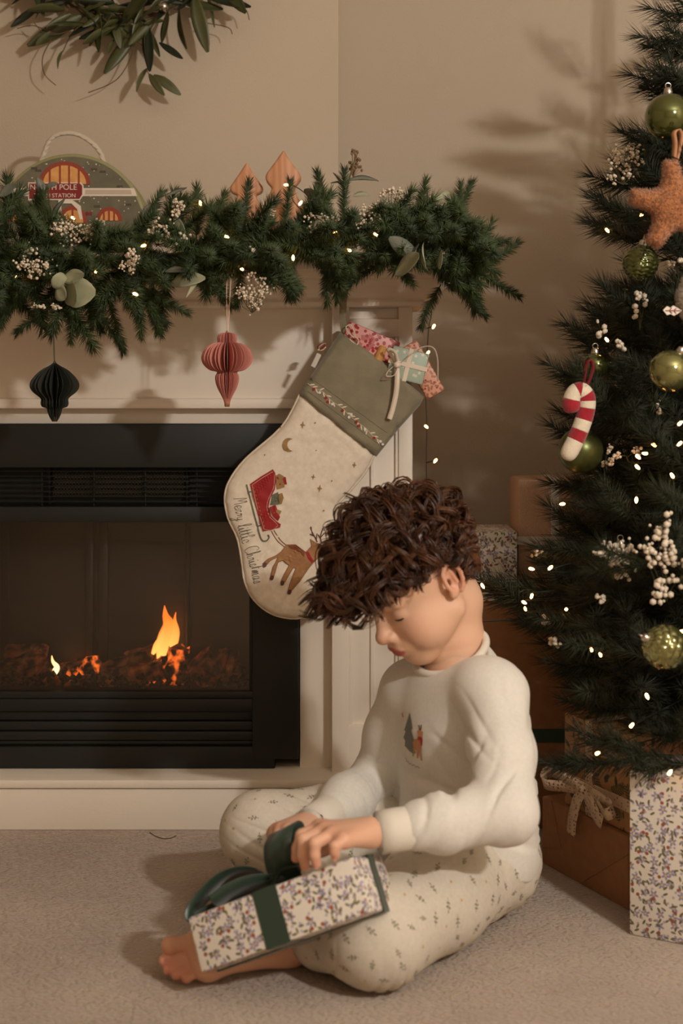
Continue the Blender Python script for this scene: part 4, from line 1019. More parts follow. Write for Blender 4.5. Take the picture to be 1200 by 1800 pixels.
mk('sleigh_runner', *joinvf([thread('', [(155, 888), (180, 985), (205, 1080), (222, 1145), (235, 1168), (255, 1168), (267, 1152), (262, 1138)], m_gren, bo, surf_body, 0.0017), thread('', [(166, 925), (184, 921)], m_gren, bo, surf_body, 0.0014), thread('', [(206, 1098), (232, 1090)], m_gren, bo, surf_body, 0.0014)]), m_gren, bo)
for nm, pl, mt in (('embroidered_parcel', [(302, 842), (318, 833), (340, 845), (345, 900), (306, 912)], m_goldt), ('embroidered_ribbon', [(305, 848), (350, 850), (356, 886), (310, 896), (308, 882), (340, 876), (336, 862), (306, 862)], m_redf), ('embroidered_parcel', [(284, 938), (312, 925), (320, 985), (272, 990)], m_gren),
                   ('embroidered_ribbon', [(316, 935), (332, 930), (340, 955), (330, 985), (318, 985)], m_goldt), ('embroidered_parcel', [(270, 1000), (300, 990), (322, 1050), (312, 1070), (285, 1045)], m_redf), ('embroidered_ribbon', [(278, 1028), (310, 1012), (330, 1020), (322, 1036), (284, 1042)], m_goldt)):
    applique(nm, pl, mt, bo, surf_body, 0.0018)
mk('sleigh_reins', *joinvf([thread('', [(280, 1120), (305, 1165), (345, 1200)], m_brn, bo, surf_body, 0.0008), thread('', [(292, 1116), (318, 1158), (352, 1190), (400, 1215), (445, 1245)], m_brn, bo, surf_body, 0.0008)]), m_brn, bo)
deer = [(325, 1225), (355, 1188), (400, 1187), (450, 1225), (480, 1195), (474, 1160), (500, 1178), (530, 1188), (552, 1210), (545, 1235), (520, 1248), (490, 1275), (462, 1310), (420, 1372), (382, 1415), (368, 1438), (358, 1430), (370, 1388), (385, 1345), (402, 1305), (388, 1302), (348, 1372), (332, 1387), (324, 1376), (345, 1332), (368, 1290), (338, 1266), (312, 1275), (288, 1357), (273, 1352), (287, 1300), (312, 1250), (275, 1266), (247, 1297), (236, 1282), (260, 1260), (300, 1243)]
de = applique('embroidered_reindeer', deer, m_deer, bo, surf_body, 0.002, 0.005)
s2 = lambda p: surf_body(p) - 0.0014
mk('reindeer_outline', *thread('', deer + [deer[0]], m_brn, de, s2, 0.0005, sm=0), m_brn, de)
applique('embroidered_saddle', [(362, 1192), (398, 1188), (446, 1228), (442, 1246), (400, 1216), (378, 1208)], m_brn, de, s2)
applique('embroidered_collar', [(450, 1225), (464, 1222), (478, 1250), (494, 1270), (480, 1278), (460, 1255)], m_redf, de, s2)
for c in ((246, 1288), (281, 1354), (334, 1379), (369, 1424)): applique('embroidered_hoof', ellip(*c, 13, 10, 1.9), m_dkbr, de, s2)
mk('embroidered_antlers', *joinvf([thread('', q, m_dkbr, bo, surf_body, 0.0013) for q in ([(508, 1175), (495, 1148), (480, 1122), (476, 1098)], [(493, 1145), (472, 1136)], [(503, 1162), (507, 1132)], [(528, 1178), (524, 1148), (532, 1118), (542, 1096)], [(526, 1150), (545, 1128)], [(525, 1160), (512, 1138)])]), m_dkbr, bo)
# stitched lettering
GLY = {'M': (.62, [[(0, 0), (.1, .9), (.25, .3), (.42, .95), (.55, 0)]]), 'e': (.36, [[(0, .15), (.28, .25), (.2, .46), (.06, .38), (.05, .1), (.2, 0), (.36, .1)]]), 'r': (.3, [[(0, .05), (.08, .44), (.1, .34), (.22, .42), (.22, .05), (.3, .08)]]),
       'y': (.38, [[(0, .42), (.06, .1), (.22, .12), (.28, .42), (.24, -.38), (.08, -.4), (.12, -.2), (.38, .1)]]), 'l': (.26, [[(0, .05), (.2, .8), (.12, .95), (.05, .6), (.12, .02), (.26, .06)]]), 'i': (.2, [[(0, .05), (.06, .42), (.1, .02), (.2, .06)], [(.08, .6), (.1, .66)]]),
       't': (.24, [[(0, .08), (.1, .85), (.1, .04), (.24, .06)], [(0, .52), (.24, .56)]]), 'C': (.55, [[(.5, .75), (.4, .95), (.15, .85), (.02, .45), (.12, .08), (.35, 0), (.55, .12)]]), 'h': (.36, [[(0, .05), (.14, .85), (.06, .95), (.05, 0), (.14, .4), (.25, .35), (.25, .02), (.36, .06)]]),
       's': (.3, [[(0, .06), (.15, .46), (.22, .18), (.1, 0), (.03, .08)], [(.12, 0), (.3, .06)]]), 'm': (.52, [[(0, .05), (.05, .42), (.07, 0), (.15, .42), (.22, .38), (.22, 0), (.32, .42), (.4, .36), (.4, .02), (.52, .06)]]), 'a': (.4, [[(.28, .4), (.1, .42), (.02, .18), (.14, 0), (.27, .2), (.28, .42), (.29, .03), (.4, .06)]])}
path = smoothpts([Vector((*K8(c), 0)) for c in ((104, 958), (112, 1020), (122, 1085), (142, 1160), (168, 1240), (190, 1310), (206, 1386))], 12)
ln = [0.0]
for a, b in zip(path, path[1:]): ln.append(ln[-1] + (b - a).length)
tot = sum(GLY[c][0] + 0.06 if c != ' ' else 0.4 for c in 'Merry little Christmas'); em = ln[-1] / tot; s_ = 0.0; strokes = []
def onpath(s, up):
    i = max(0, min(len(path) - 2, next((k for k in range(len(ln) - 1) if ln[k + 1] >= s), len(path) - 2))); t = (s - ln[i]) / (ln[i + 1] - ln[i]); p = path[i].lerp(path[i + 1], t); d = (path[i + 1] - path[i]).normalized()
    return (p.x + d.y * up, p.y - d.x * up)
for c in 'Merry little Christmas':
    if c == ' ': s_ += 0.4 * em; continue
    for st in GLY[c][1]: strokes.append(thread('', [onpath(s_ + x * em, (y - 0.2) * em * 1.5) for x, y in st], None, None, surf_body, 0.00055, False, 3))
    s_ += (GLY[c][0] + 0.06) * em
mk('stitched_lettering', *joinvf(strokes), m_gren, bo)
# vine on the cuff band
vine = smoothpts([Vector((x, y, 0)) for x, y in ((541, 674), (552, 682), (568, 689), (582, 704), (600, 716), (612, 728), (628, 742), (642, 752), (655, 766), (670, 776))], 5)
mk('vine_stem', *thread('', [(v.x, v.y) for v in vine], None, co, surf_cuff, 0.0005, False, 0), m_ivory, co)
rv = random.Random(3)
for i in range(2, len(vine) - 2, 2):
    d = vine[i + 1] - vine[i]; a = math.atan2(d.y, d.x) + rv.choice((-0.8, 0.8)) * rv.uniform(0.6, 1.2); p = vine[i] + Vector((math.cos(a), math.sin(a), 0)) * 5
    applique('vine_leaf', ellip(p.x, p.y, 4.6, 1.3, a, 8), m_ivory, co, surf_cuff, 0.0012, 0.01, False)
for i, (px, py) in enumerate(((552, 684), (573, 699), (576, 706), (602, 721), (626, 741), (630, 748), (657, 769), (562, 690), (584, 710), (613, 733), (617, 728), (641, 754), (668, 775), (672, 780))):
    applique('vine_berry', ellip(px, py, 2.6, 2.6, 0, 7), m_redf if i < 7 else M('white_thread', srgb(222, 216, 206), 0.6), co, surf_cuff, 0.0022, 0.01, False)
# hanging loop, side label, knotted twine
mk('hanging_loop', *strip([P(606, 592, YS), P(602, 560, YS - 0.002), P(603, 530, YS), P(610, 480, 2.62)], (1, 0, 0), 0.013, 0.0012), m_velv, STK)
mk('side_label', *strip([P(561, 622, YS - 0.012), P(550, 645, YS - 0.012)], (1, -0.3, 0.6), 0.009, 0.0008), M('white_label', srgb(222, 216, 206), 0.7), STK)
kn = [tube(smoothpts([P(565 + 7 * math.cos(t * 2.1 + k), 610 + 6 * math.sin(t * 1.7 + k), YS - 0.01 + 0.006 * math.sin(t)) for t in np.linspace(0, 5, 9)], 3), 0.0014, 5) for k in (0, 2)]
mk('twine_knot', *kn[0], m_ivory, STK, True); mk('twine_knot', *kn[1], M('red_twine', srgb(130, 44, 44), 0.8), STK, True)

# gifts in the stocking
pk = motif_mat('pink_berry_paper', srgb(224, 160, 152), [(95, 0.30, 'dot', srgb(160, 30, 40), 1, 0.8), (48, 0.55, 'sprig', srgb(176, 84, 84), 4, 0.55), (70, 0.2, 'dot', srgb(170, 40, 48), 9, 0.7)])
mint = motif_mat('mint_dot_paper', srgb(172, 186, 166), [(75, 0.26, 'flower', srgb(226, 218, 200), 2, 0.8)])
coral = motif_mat('coral_sprig_paper', srgb(226, 166, 138), [(110, 0.5, 'sprig', srgb(156, 84, 44), 3, 0.95), (90, 0.18, 'dot', srgb(168, 70, 50), 5, 0.6)])
def rotbox(px0, py0, px1, py1, d):                # long axis between two pixels, in the wall plane
    a, b = P(px0, py0, d), P(px1, py1, d); ax = (b - a).normalized(); ay = Vector((0, 1, 0)); az = ax.cross(ay)
    return frame4((a + b) / 2, ax, ay, az), (b - a).length
SG = 'small wrapped gifts in the stocking'
m4, L = rotbox(606, 584, 696, 622, 2.660); gift('wrapped_gift', 'pink gift printed with red berries sticking out of the stocking', m4, (L, 0.03, S(42, 2.66)), pk, group=SG)
m4, L = rotbox(716, 606, 766, 694, 2.672); gift('wrapped_gift', 'coral gift printed with brown sprigs behind the mint one', m4, (L, 0.022, S(36, 2.67)), coral, group=SG)
m_sat = M('cream_satin', srgb(232, 214, 194), 0.3, sheen=0.3)
m4, L = rotbox(684, 634, 748, 650, 2.648); mg_ = gift('wrapped_gift', 'mint gift with white blossoms and cream satin bow in the stocking', m4, (L, 0.03, S(56, 2.65)), mint, [(0, 0.0, 0.008), (2, 0.0, 0.008)], m_sat, group=SG)
tag(mk('wooden_peg', *tube([P(673, 608, 2.645), P(672, 612, 2.645), P(661, 640, 2.645)], [0.006, 0.0085, 0.0085], 12), M('peg_wood', srgb(206, 150, 84), 0.55)), 'short tan wooden stick between pink and mint gifts', 'stick')
BYW = 2.625
def rib(name, pts, w, parent, mat, wv=(0.3, -0.2, 1)): return mk(name, *strip(smoothpts(pts, 6), wv, w, 0.0004), mat, parent, True)
rib('bow_loop', [P(697, 640, BYW), P(686, 622, BYW - 0.005), P(682, 614, BYW - 0.012), P(694, 620, BYW - 0.016), P(699, 640, BYW - 0.006)], 0.008, mg_, m_sat, (1, -0.6, 0))
rib('bow_loop', [P(697, 640, BYW), P(682, 652, BYW - 0.006), P(678, 662, BYW - 0.014), P(692, 660, BYW - 0.012), P(698, 644, BYW - 0.004)], 0.008, mg_, m_sat, (0.5, -0.8, 0.4))
rib('ribbon_tail', [P(698, 641, BYW), P(712, 632, BYW - 0.01), P(736, 613, BYW - 0.02), P(758, 610, BYW - 0.02), P(768, 628, BYW - 0.02), P(769, 670, BYW - 0.02)], 0.006, mg_, m_sat, (0.2, -1, 0.3))
rib('ribbon_tail', [P(697, 642, BYW), P(698, 665, BYW - 0.008), P(696, 690, BYW - 0.006), P(690, 718, BYW - 0.004), P(684, 737, BYW - 0.004)], 0.0095, mg_, m_sat, (1, -0.1, 0.2))
mk('bow_knot', *lathe([(0.001, -0.006), (0.0065, -0.004), (0.007, 0.003), (0.001, 0.006)], 10, P(698, 641, BYW - 0.008)), m_sat, mg_, True)
pkt = [o for o in bpy.data.objects if o.get('label', '').startswith('pink gift')][0]
mk('string_bow', *joinvf([tube(smoothpts([P(x, y, 2.635) for x, y in q], 5), 0.0012, 5) for q in ([(622, 594), (612, 584), (608, 575), (616, 571), (622, 582), (624, 594)], [(622, 590), (630, 598), (626, 606), (614, 596)])]), m_ivory, pkt)
# ------------------------------------------------------------ Christmas tree
TX, TY = 0.73, 2.50
TREE = thing('christmas_tree', 'tall dark green artificial pine tree with long soft needles beside the fireplace', 'christmas tree', (TX, TY, 0))
mk('trunk', *tube([(TX, TY, 0.0), (TX, TY, 0.6), (TX, TY, 1.2), (TX, TY, 1.82)], [0.028, 0.024, 0.018, 0.008], 10), m_stem, TREE, True)
def pine_branch(L, nb, spread=1.0):
    pts = curve_pts(L, 0.06 * L / 0.4, NR.uniform(-0.03, 0.03)); P_ = np.array(pts); out = [tri_tube(pts, 0.004, 0.0015)]
    for i in range(nb + 1):
        t = 0.3 + 0.7 * i / nb; k = min(int(t * 8), 7); o = P_[k] * (1 - (t * 8 - k)) + P_[k + 1] * (t * 8 - k)
        s = 0 if i == nb else (1 if i % 2 else -1); a = s * NR.uniform(0.55, 0.95) * spread; el = NR.uniform(-0.15, 0.45) * spread; l = NR.uniform(0.085, 0.135) * (0.8 + 0.4 * (1 - t)) * (0.55 + 0.45 * spread)
        d = np.array([math.cos(a) * math.cos(el), math.sin(a) * math.cos(el), math.sin(el)])
        b = [o + d * l * q + np.array([0, 0, 0.02 * q * q]) for q in np.linspace(0, 1, 5)]
        out.append(tri_tube(b, 0.0016, 0.0008, 3)); out.append(tuft(b, 150, 0.044, 0.0015, 1.0, 0.0))
    V, F = tri_join(out); return V, F
BR = []
for L, nb in ((0.16, 3), (0.22, 5), (0.30, 6), (0.38, 8), (0.46, 9), (0.52, 10)):
    for v in range(2): V, F = pine_branch(L, nb); BR.append((L, V, F, mesh('branch', V, F, m_need2)))
SLIM = []
for L, nb in ((0.08, 2), (0.12, 3), (0.18, 4), (0.26, 5)): V, F = pine_branch(L, nb, 0.45); SLIM.append((L, V, F, mesh('branch', V, F, m_need2)))
def rad(z): return max(0.06, 0.51 - (z - 0.463) * 0.36)
hidden = []
tpy = [0, 40, 130, 200, 250, 310, 365, 410, 470, 530, 570, 600, 650, 700, 770, 830, 860, 900, 960, 990, 1040, 1100, 1150, 1180, 1240, 1300, 1340, 1380]
tpx = [1195, 1190, 1147, 1135, 1130, 1060, 1048, 1030, 1090, 1100, 1005, 1030, 978, 965, 960, 965, 1000, 965, 940, 900, 815, 850, 890, 950, 985, 1010, 990, 1120]
def put_branch(loc, d, L, roll=None, free=0):
    dn = Vector(d).normalized()
    for _ in range(12 if free else 0):
        u, w = pix(Vector(loc) + dn * (L + 0.055))
        tp_ = Vector(loc) + dn * L
        if u >= np.interp(w, tpy, tpx) + free and (not free or u > 1045 or not 790 < w < 1060) and w < 1400 and tp_.y < 3.0: break
        L *= 0.9
    if L < 0.07: return
    bank = BR if free else SLIM
    L0, V, F, me = min(RG.sample(bank, len(bank)), key=lambda b: abs(b[0] - L)); m4 = aim(loc, d, RG.uniform(-0.5, 0.5) if roll is None else roll, L / L0)
    tip = Vector(loc) + Vector(d).normalized() * L
    if 600 + tip.x / tip.y * FPX < 1260 and tip.y < 2.72: inst('branch', me, TREE, m4)
    else: hidden.append(((np.c_[V, np.ones(len(V))] @ np.array(m4).T)[:, :3], F))
for i in range(235):
    u = (i + 0.5) / 235; z = 0.26 + 1.55 * (1 - math.sqrt(1 - u * 0.985)); a = i * 2.39996; r = rad(z) * RG.uniform(0.72, 0.98)
    el = -0.12 + 0.5 * (z - 0.26) / 1.5 + RG.uniform(-0.12, 0.12)
    put_branch((TX, TY, z - 0.02), (math.cos(a), math.sin(a), el), max(0.1, r - 0.02), free=42)
for bx_, by_, tx, ty, d in [(1010, 1100, 822, 1035, 2.42), (1080, 1080, 900, 975, 2.40), (1100, 960, 965, 905, 2.42), (1100, 960, 930, 985, 2.36), (1120, 850, 985, 862, 2.42), (1110, 800, 965, 765, 2.44), (1110, 690, 978, 655, 2.42), (1150, 600, 1005, 575, 2.40), (1180, 600, 1050, 560, 2.38),
                          (1180, 430, 1032, 410, 2.40), (1180, 400, 1048, 365, 2.42), (1190, 330, 1062, 318, 2.42), (1230, 270, 1128, 250, 2.40), (1260, 150, 1148, 130, 2.42), (1270, 60, 1185, 60, 2.42), (1290, 100, 1160, 95, 2.44), (1280, 200, 1150, 170, 2.44), (1280, 230, 1140, 235, 2.38), (1290, 20, 1190, 10, 2.44), (1280, 160, 1165, 140, 2.38), (1290, 280, 1110, 285, 2.44), (1290, 330, 1090, 340, 2.44), (1120, 1330, 1000, 1345, 2.18), (1180, 1330, 1060, 1300, 2.16), (1230, 1340, 1130, 1340, 2.14),
                          (1120, 1170, 960, 1180, 2.36), (1080, 1110, 870, 1110, 2.42), (1150, 1240, 1000, 1250, 2.3), (1240, 520, 1120, 525, 2.36), (1180, 900, 1020, 905, 2.3), (1180, 1040, 1010, 1060, 2.28), (1200, 740, 1060, 745, 2.3)]:
    a, b_ = P(bx_, by_, d + 0.03), P(tx, ty, d); put_branch(a, b_ - a - Vector((0, 0, 0.02)), max(0.075, (b_ - a).length - 0.105))
V, F = tri_join(hidden); hb = mk('far_side_branches', V, F, m_need2, TREE); hb['kind'] = 'stuff'
tb = [(1127, 378, 2.36), (1067, 405, 2.39), (1066, 597, 2.36), (1195, 744, 2.24), (1194, 780, 2.23), (1149, 782, 2.26), (1133, 797, 2.26), (1121, 803, 2.26), (1120, 821, 2.26), (1181, 836, 2.22), (1118, 879, 2.24), (988, 886, 2.38), (967, 998, 2.33), (934, 1000, 2.36), (848, 1030, 2.42),
      (934, 1048, 2.36), (921, 1059, 2.36), (923, 1070, 2.36), (838, 1096, 2.42), (995, 1071, 2.32), (1186, 978, 2.18), (1197, 1110, 2.16), (1055, 1151, 2.26), (1039, 1142, 2.27), (1137, 1224, 2.18), (1110, 1275, 2.14), (1050, 1324, 2.14), (1177, 1358, 2.10)]
tl = lights('warm white fairy lights wound through the Christmas tree', [P(*b_) for b_ in tb], inward=(TX, TY))

# baubles and soft ornaments
m_silv = M('silver_cap', srgb(200, 194, 184), 0.25, metal=1.0)
m_gg = M('green_glass', srgb(96, 102, 48), 0.10, metal=0.75, coat=0.8)
m_gp = M('pale_green_glass', srgb(146, 146, 92), 0.12, metal=0.8, coat=0.6)
m_gm = M('matte_green_glass', srgb(92, 96, 52), 0.34, metal=0.6)
BG = 'green glass baubles on the tree'
def bauble(label, px, py, d, rpx, mat, tilt=(0, 0, 1), tex=None):
    d -= 0.05; c = P(px, py, d); r = S(rpx, d); t = thing('bauble', label, 'bauble', c - Vector((0, 0, r)), BG)
    q = Vector(tilt).normalized().to_track_quat('Z', 'Y').to_matrix().to_4x4(); m4 = Matrix.Translation(c) @ q
    n, k = (120, 96) if tex else (48, 32); V, F = [], []
    for i in range(k + 1):
        th = 0.02 + (PI - 0.04) * i / k
        for j in range(n):
            ph = 2 * PI * j / n; rr = r
            if tex == 'scallop': rr *= 1 + 0.03 * abs(math.sin(5 * ph)) * math.sin(th) + 0.022 * math.sin(24 * th + 3.0 * abs(math.sin(5 * ph)))
            if tex == 'cone': rr *= 1 + 0.06 * abs(math.sin(7 * ph + (PI / 2 if int(th * 8 / PI) % 2 else 0))) * abs(math.sin(8 * th))
            V.append((rr * math.sin(th) * math.cos(ph), rr * math.sin(th) * math.sin(ph), -rr * math.cos(th) * -1))
    for i in range(k):
        for j in range(n): F.append((i * n + j, (i + 1) * n + j, (i + 1) * n + (j + 1) % n, i * n + (j + 1) % n))
    mk('ball', V, F, mat, t, True, m4)
    mk('cap', *lathe([(0.007, 0), (0.0075, 0.002), (0.006, 0.009), (0.0045, 0.0105)], 14, (0, 0, r - 0.0015)), m_silv, t, True, m4)
    mk('hanging_ring', *tube([(0.0045 * math.cos(a), 0, r + 0.012 + 0.0045 * math.sin(a)) for a in np.linspace(0, 2 * PI, 12, endpoint=False)], 0.0007, 5, closed=True), m_silv, t, False, m4)
bauble('large shiny green bauble above the plush star', 1174, 205, 2.30, 41, m_gg)
bauble('green bauble with scalloped ridges and silver cap under the plush star', 1125, 462, 2.33, 31, m_gg, (0.15, 0, 1), 'scallop')
bauble('small dark shiny bauble half hidden above the candy cane', 1046, 643, 2.40, 22, m_gg)
bauble('shiny pale green mirror bauble near the white plush', 1177, 652, 2.22, 37, m_gp, (0.5, -0.2, 1))
bauble('matte olive bauble behind the felt candy cane', 1020, 792, 2.40, 40, m_gm)
bauble('green bauble textured like a pine cone', 1168, 1137, 2.14, 38, m_gp, (-1.0, -0.3, 0.5), 'cone')
bauble('dark green bauble behind white blossoms', 1090, 988, 2.27, 29, m_gg)

def pile_mesh(V, F, n, length, width, mat):
    me = mesh('t', V, F, mat); me.calc_loop_triangles(); tri = np.array([t.vertices[:] for t in me.loop_triangles]); co = np.array([v.co[:] for v in me.vertices])
    a, b, c = co[tri[:, 0]], co[tri[:, 1]], co[tri[:, 2]]; nn = np.cross(b - a, c - a); ar = np.linalg.norm(nn, axis=1); nn /= ar[:, None] + 1e-12
    i = NR.choice(len(tri), n, p=ar / ar.sum()); u, v = NR.random((2, n)); fl = u + v > 1; u[fl] = 1 - u[fl]; v[fl] = 1 - v[fl]
    o = a[i] + (b - a)[i] * u[:, None] + (c - a)[i] * v[:, None]; bpy.data.meshes.remove(me)
    return needles(o, nn[i] + NR.normal(size=(n, 3)) * 0.8, length, width)
m_ted = M('teddy_caramel', srgb(190, 124, 74), 0.9, noise=(160, srgb(168, 104, 58)), bump=(260, 0.004), sheen=0.4)
SD = 2.19
star = []
for k in range(10):
    a = PI / 2 + 0.1 + k * PI / 5; r = (80 if k % 2 == 0 else 43)
    star += [(1186 + r * math.cos(a + e) , 362 - r * math.sin(a + e)) for e in ((-0.17, 0, 0.17) if k % 2 == 0 else (0,))]
sp_ = [(v.x, v.y) for v in smoothpts([Vector((X(x, SD), Z(y, SD), 0)) for x, y in star], 4, True)]
STAR = thing('plush_star', 'caramel teddy fabric star hanging by a loop on the tree', 'ornament', P(1186, 440, SD))
V, F = inflate(sp_, 0.005, 0.02, 0.03, SD)
so_ = mk('star_body', V, F, m_ted, STAR, True); Vp, Fp = pile_mesh(V, F, 5000, 0.005, 0.0014, m_ted); mk('pile', Vp, Fp, m_ted, so_)['kind'] = 'stuff'
mk('ribbon_loop', *strip(smoothpts([P(1182, 292, SD), P(1186, 255, SD), P(1184, 234, SD), P(1192, 228, SD + 0.004), P(1197, 240, SD + 0.006), P(1193, 262, SD + 0.004), P(1186, 290, SD)], 5), (0.6, -0.8, 0), 0.009, 0.0006), M('caramel_ribbon', srgb(196, 140, 100), 0.6), STAR, True)
# candy cane
m_fr = M('felt_red', srgb(168, 20, 38), 0.9, noise=(120, srgb(150, 18, 34)), bump=(400, 0.001), sheen=0.4); m_fw = M('felt_white', srgb(230, 216, 192), 0.9, bump=(400, 0.001), sheen=0.3)
CDD = 2.25
cp = smoothpts([P(x, y, CDD) for x, y in ((1007, 726), (1004, 706), (1010, 691), (1021, 687), (1030, 697), (1031, 714), (1026, 736), (1018, 758), (1008, 780), (993, 808))], 12)
CANE = thing('felt_candy_cane', 'red and white striped felt candy cane hanging on the tree', 'candy cane', P(993, 820, CDD))
nC = len(cp); rr = S(15.5, CDD); edges = [0, .13, .27, .33, .42, .5, .58, .68, .77, .87, 1.0]
for k in range(10):
    i0, i1 = int(edges[k] * (nC - 1)), int(edges[k + 1] * (nC - 1)); seg = cp[i0:i1 + 1]; rad_ = [rr] * len(seg)
    if k == 0: rad_ = [rr * math.sqrt(max(0.02, 1 - (1 - min(1, j / 9)) ** 2)) * 1.05 for j in range(len(seg))]
    if k == 9: rad_ = [rr * math.sqrt(max(0.02, 1 - max(0, (j - (len(seg) - 9)) / 8.2) ** 2)) for j in range(len(seg))]
    mk('red_band' if k % 2 == 0 else 'white_band', *tube(seg, rad_, 16), m_fr if k % 2 == 0 else m_fw, CANE, True)
mk('felt_loop', *strip(smoothpts([P(1024, 680, CDD), P(1027, 655, CDD), P(1031, 638, CDD), P(1038, 634, CDD), P(1041, 648, CDD), P(1034, 668, CDD), P(1027, 682, CDD)], 5), (0.5, -0.8, 0), 0.008, 0.0012), M('felt_dark_red', srgb(120, 16, 28), 0.85), CANE, True)
# white plush at the edge of the frame
PL = thing('white_plush', 'white fluffy plush ornament with leaf-shaped paper tag', 'ornament', P(1224, 575, 2.18))
m_fluff = M('white_fluff', srgb(222, 208, 190), 0.95, bump=(260, 0.004), sheen=0.5)
V, F = lathe([(S(36, 2.18) * math.sin(t) * (1.0 if t < 1.7 else 0.9), -S(50, 2.18) * math.cos(t)) for t in np.linspace(0.05, PI - 0.05, 14)], 20, P(1226, 522, 2.18))
pb = mk('plush_body', V, F, m_fluff, PL, True); Vp, Fp = pile_mesh(V, F, 4000, 0.006, 0.0014, m_fluff); mk('pile', Vp, Fp, m_fluff, pb)['kind'] = 'stuff'
lt = [(1165, 545), (1172, 538), (1178, 541), (1183, 537), (1190, 541), (1198, 546), (1190, 552), (1184, 555), (1178, 552), (1172, 554)]
lg = mk('leaf_tag', *prism([(X(a, 2.15), Z(b, 2.15)) for a, b in lt], 2.15, 2.151), M('tag_white', srgb(226, 214, 198), 0.6), PL)
mk('leaf_veins', *joinvf([tube([P(x, y, 2.1495) for x, y in q], 0.0009, 4) for q in ([(1169, 546), (1196, 546)], [(1176, 546), (1180, 541)], [(1176, 546), (1181, 551)], [(1184, 546), (1188, 542)], [(1184, 546), (1188, 551)])]), M('vein_red', srgb(130, 60, 60), 0.7), lg)
# blossoms and berries in the tree
TG = 'white blossoms in the tree'
for lab, cx, cy, w, h, n, br, d, be in [('fine gypsophila spray beside the plush star', 1095, 288, 56, 66, 150, 0.0026, 2.38, False), ('white snowberries on branch tip above small dark bauble', 1053, 577, 24, 34, 16, 0.0042, 2.36, True), ('white snowberries strung under the scalloped bauble', 1124, 545, 22, 62, 26, 0.0040, 2.32, True),
        ('few snowberries between small dark bauble and mirror bauble', 1084, 612, 26, 34, 14, 0.0038, 2.32, True), ('thick white blossom spray at tree front near its middle', 1172, 985, 80, 130, 120, 0.0044, 2.12, True), ('white blossoms in front of dark green bauble', 1078, 975, 80, 80, 62, 0.0046, 2.18, True),
        ('small pale blossom cluster right of the matte olive bauble', 1066, 805, 22, 40, 40, 0.0026, 2.33, False), ('dull blossom wisp left of glowing bulbs', 1105, 798, 40, 26, 30, 0.0026, 2.3, False), ('pale blossoms half hidden under the plush star', 1185, 462, 40, 22, 30, 0.003, 2.3, False), ('snowberries on low branch left of the blossom sprays', 958, 1088, 16, 26, 12, 0.0042, 2.34, True), ('few snowberries below blossoms and dark bauble', 1056, 1050, 28, 16, 10, 0.004, 2.22, True),
        ('pair of snowberries on low inner branch', 975, 1130, 40, 22, 9, 0.0038, 2.34, True), ('pale dried blossoms against the speckled kraft gift', 946, 985, 44, 30, 36, 0.0026, 2.4, False), ('greyish blossom cluster deep inside the tree', 1155, 718, 18, 26, 20, 0.003, 2.32, False)]:
    gyp(lab, 'blossoms', cx, cy, d, w, h, n, br, be, TG)

# ------------------------------------------------------------ gifts under the tree
m_kraft = M('kraft_paper', srgb(160, 112, 72), 0.7, noise=(60, srgb(150, 103, 65)), bump=(140, 0.0006))
LAV = [(62, 0.44, 'flower', srgb(150, 140, 172), 1, 0.62), (62, 0.12, 'dot', srgb(214, 190, 120), 1, 0.62), (82, 0.34, 'leaf', srgb(104, 100, 66), 3, 0.7), (76, 0.30, 'leaf', srgb(120, 112, 74), 6, 0.5), (62, 0.17, 'dot', srgb(160, 84, 60), 5, 0.42), (105, 0.26, 'flower', srgb(172, 160, 186), 8, 0.4)]
lav = motif_mat('lavender_floral_paper', srgb(230, 221, 207), LAV)
kdot = motif_mat('speckled_kraft_paper', srgb(196, 158, 128), [(330, 0.26, 'leaf', srgb(140, 104, 78), 2, 0.8)])
kflo = motif_mat('botanical_kraft_paper', srgb(178, 130, 82), [(34, 0.30, 'leaf', srgb(56, 60, 44), 1, 0.6), (40, 0.24, 'leaf', srgb(70, 76, 52), 4, 0.55), (30, 0.20, 'flower', srgb(190, 120, 92), 6, 0.4), (26, 0.55, 'sprig', srgb(84, 84, 56), 7, 0.4)])
m_gsat = M('dark_green_ribbon', srgb(40, 66, 46), 0.45)
m_wsat = M('white_satin', srgb(232, 222, 210), 0.3)
I3 = (Vector((1, 0, 0)), Vector((0, 1, 0)), Vector((0, 0, 1)))
def axbox(x0, x1, y0, y1, z0, z1): return frame4(Vector(((x0 + x1) / 2, (y0 + y1) / 2, (z0 + z1) / 2)), *I3), (x1 - x0, y1 - y0, z1 - z0)
UG = 'gifts stacked under the tree'
m4, s = axbox(0.200, 0.500, 2.68, 2.97, 0.0, 0.424); gift('wrapped_gift', 'big plain kraft gift with dark green ribbon, carrying two gifts', m4, s, m_kraft, [(2, 0.176 - 0.212, 0.026)], m_gsat, UG)
m4, s = axbox(0.185, 0.334, 2.70, 2.85, 0.4245, 0.558); gift('wrapped_gift', 'lavender flowered gift lying on the big kraft gift', m4, s, lav, group=UG)
m4, s = axbox(0.338, 0.520, 2.73, 2.86, 0.4245, 0.656); g = gift('wrapped_gift', 'speckled kraft gift with white satin ribbon on big kraft gift', m4, s, kdot, [(0, 0.4095 - 0.429, 0.0155), (2, 0.538 - 0.540, 0.0155)], m_wsat, UG, bev=0.007)
mk('bow_loop', *strip(smoothpts([P(970, 955, 2.715), P(950, 950, 2.70), P(938, 965, 2.69), P(945, 985, 2.70), P(962, 965, 2.71)], 5), (0.4, -1, 0.2), 0.014, 0.0004), M('brown_satin', srgb(196, 160, 130), 0.4), g, True)
e_ = Vector((0.42, -0.907, 0)).normalized(); n_ = Vector((0.907, 0.42, 0)).normalized(); up = Vector((0, 0, 1))
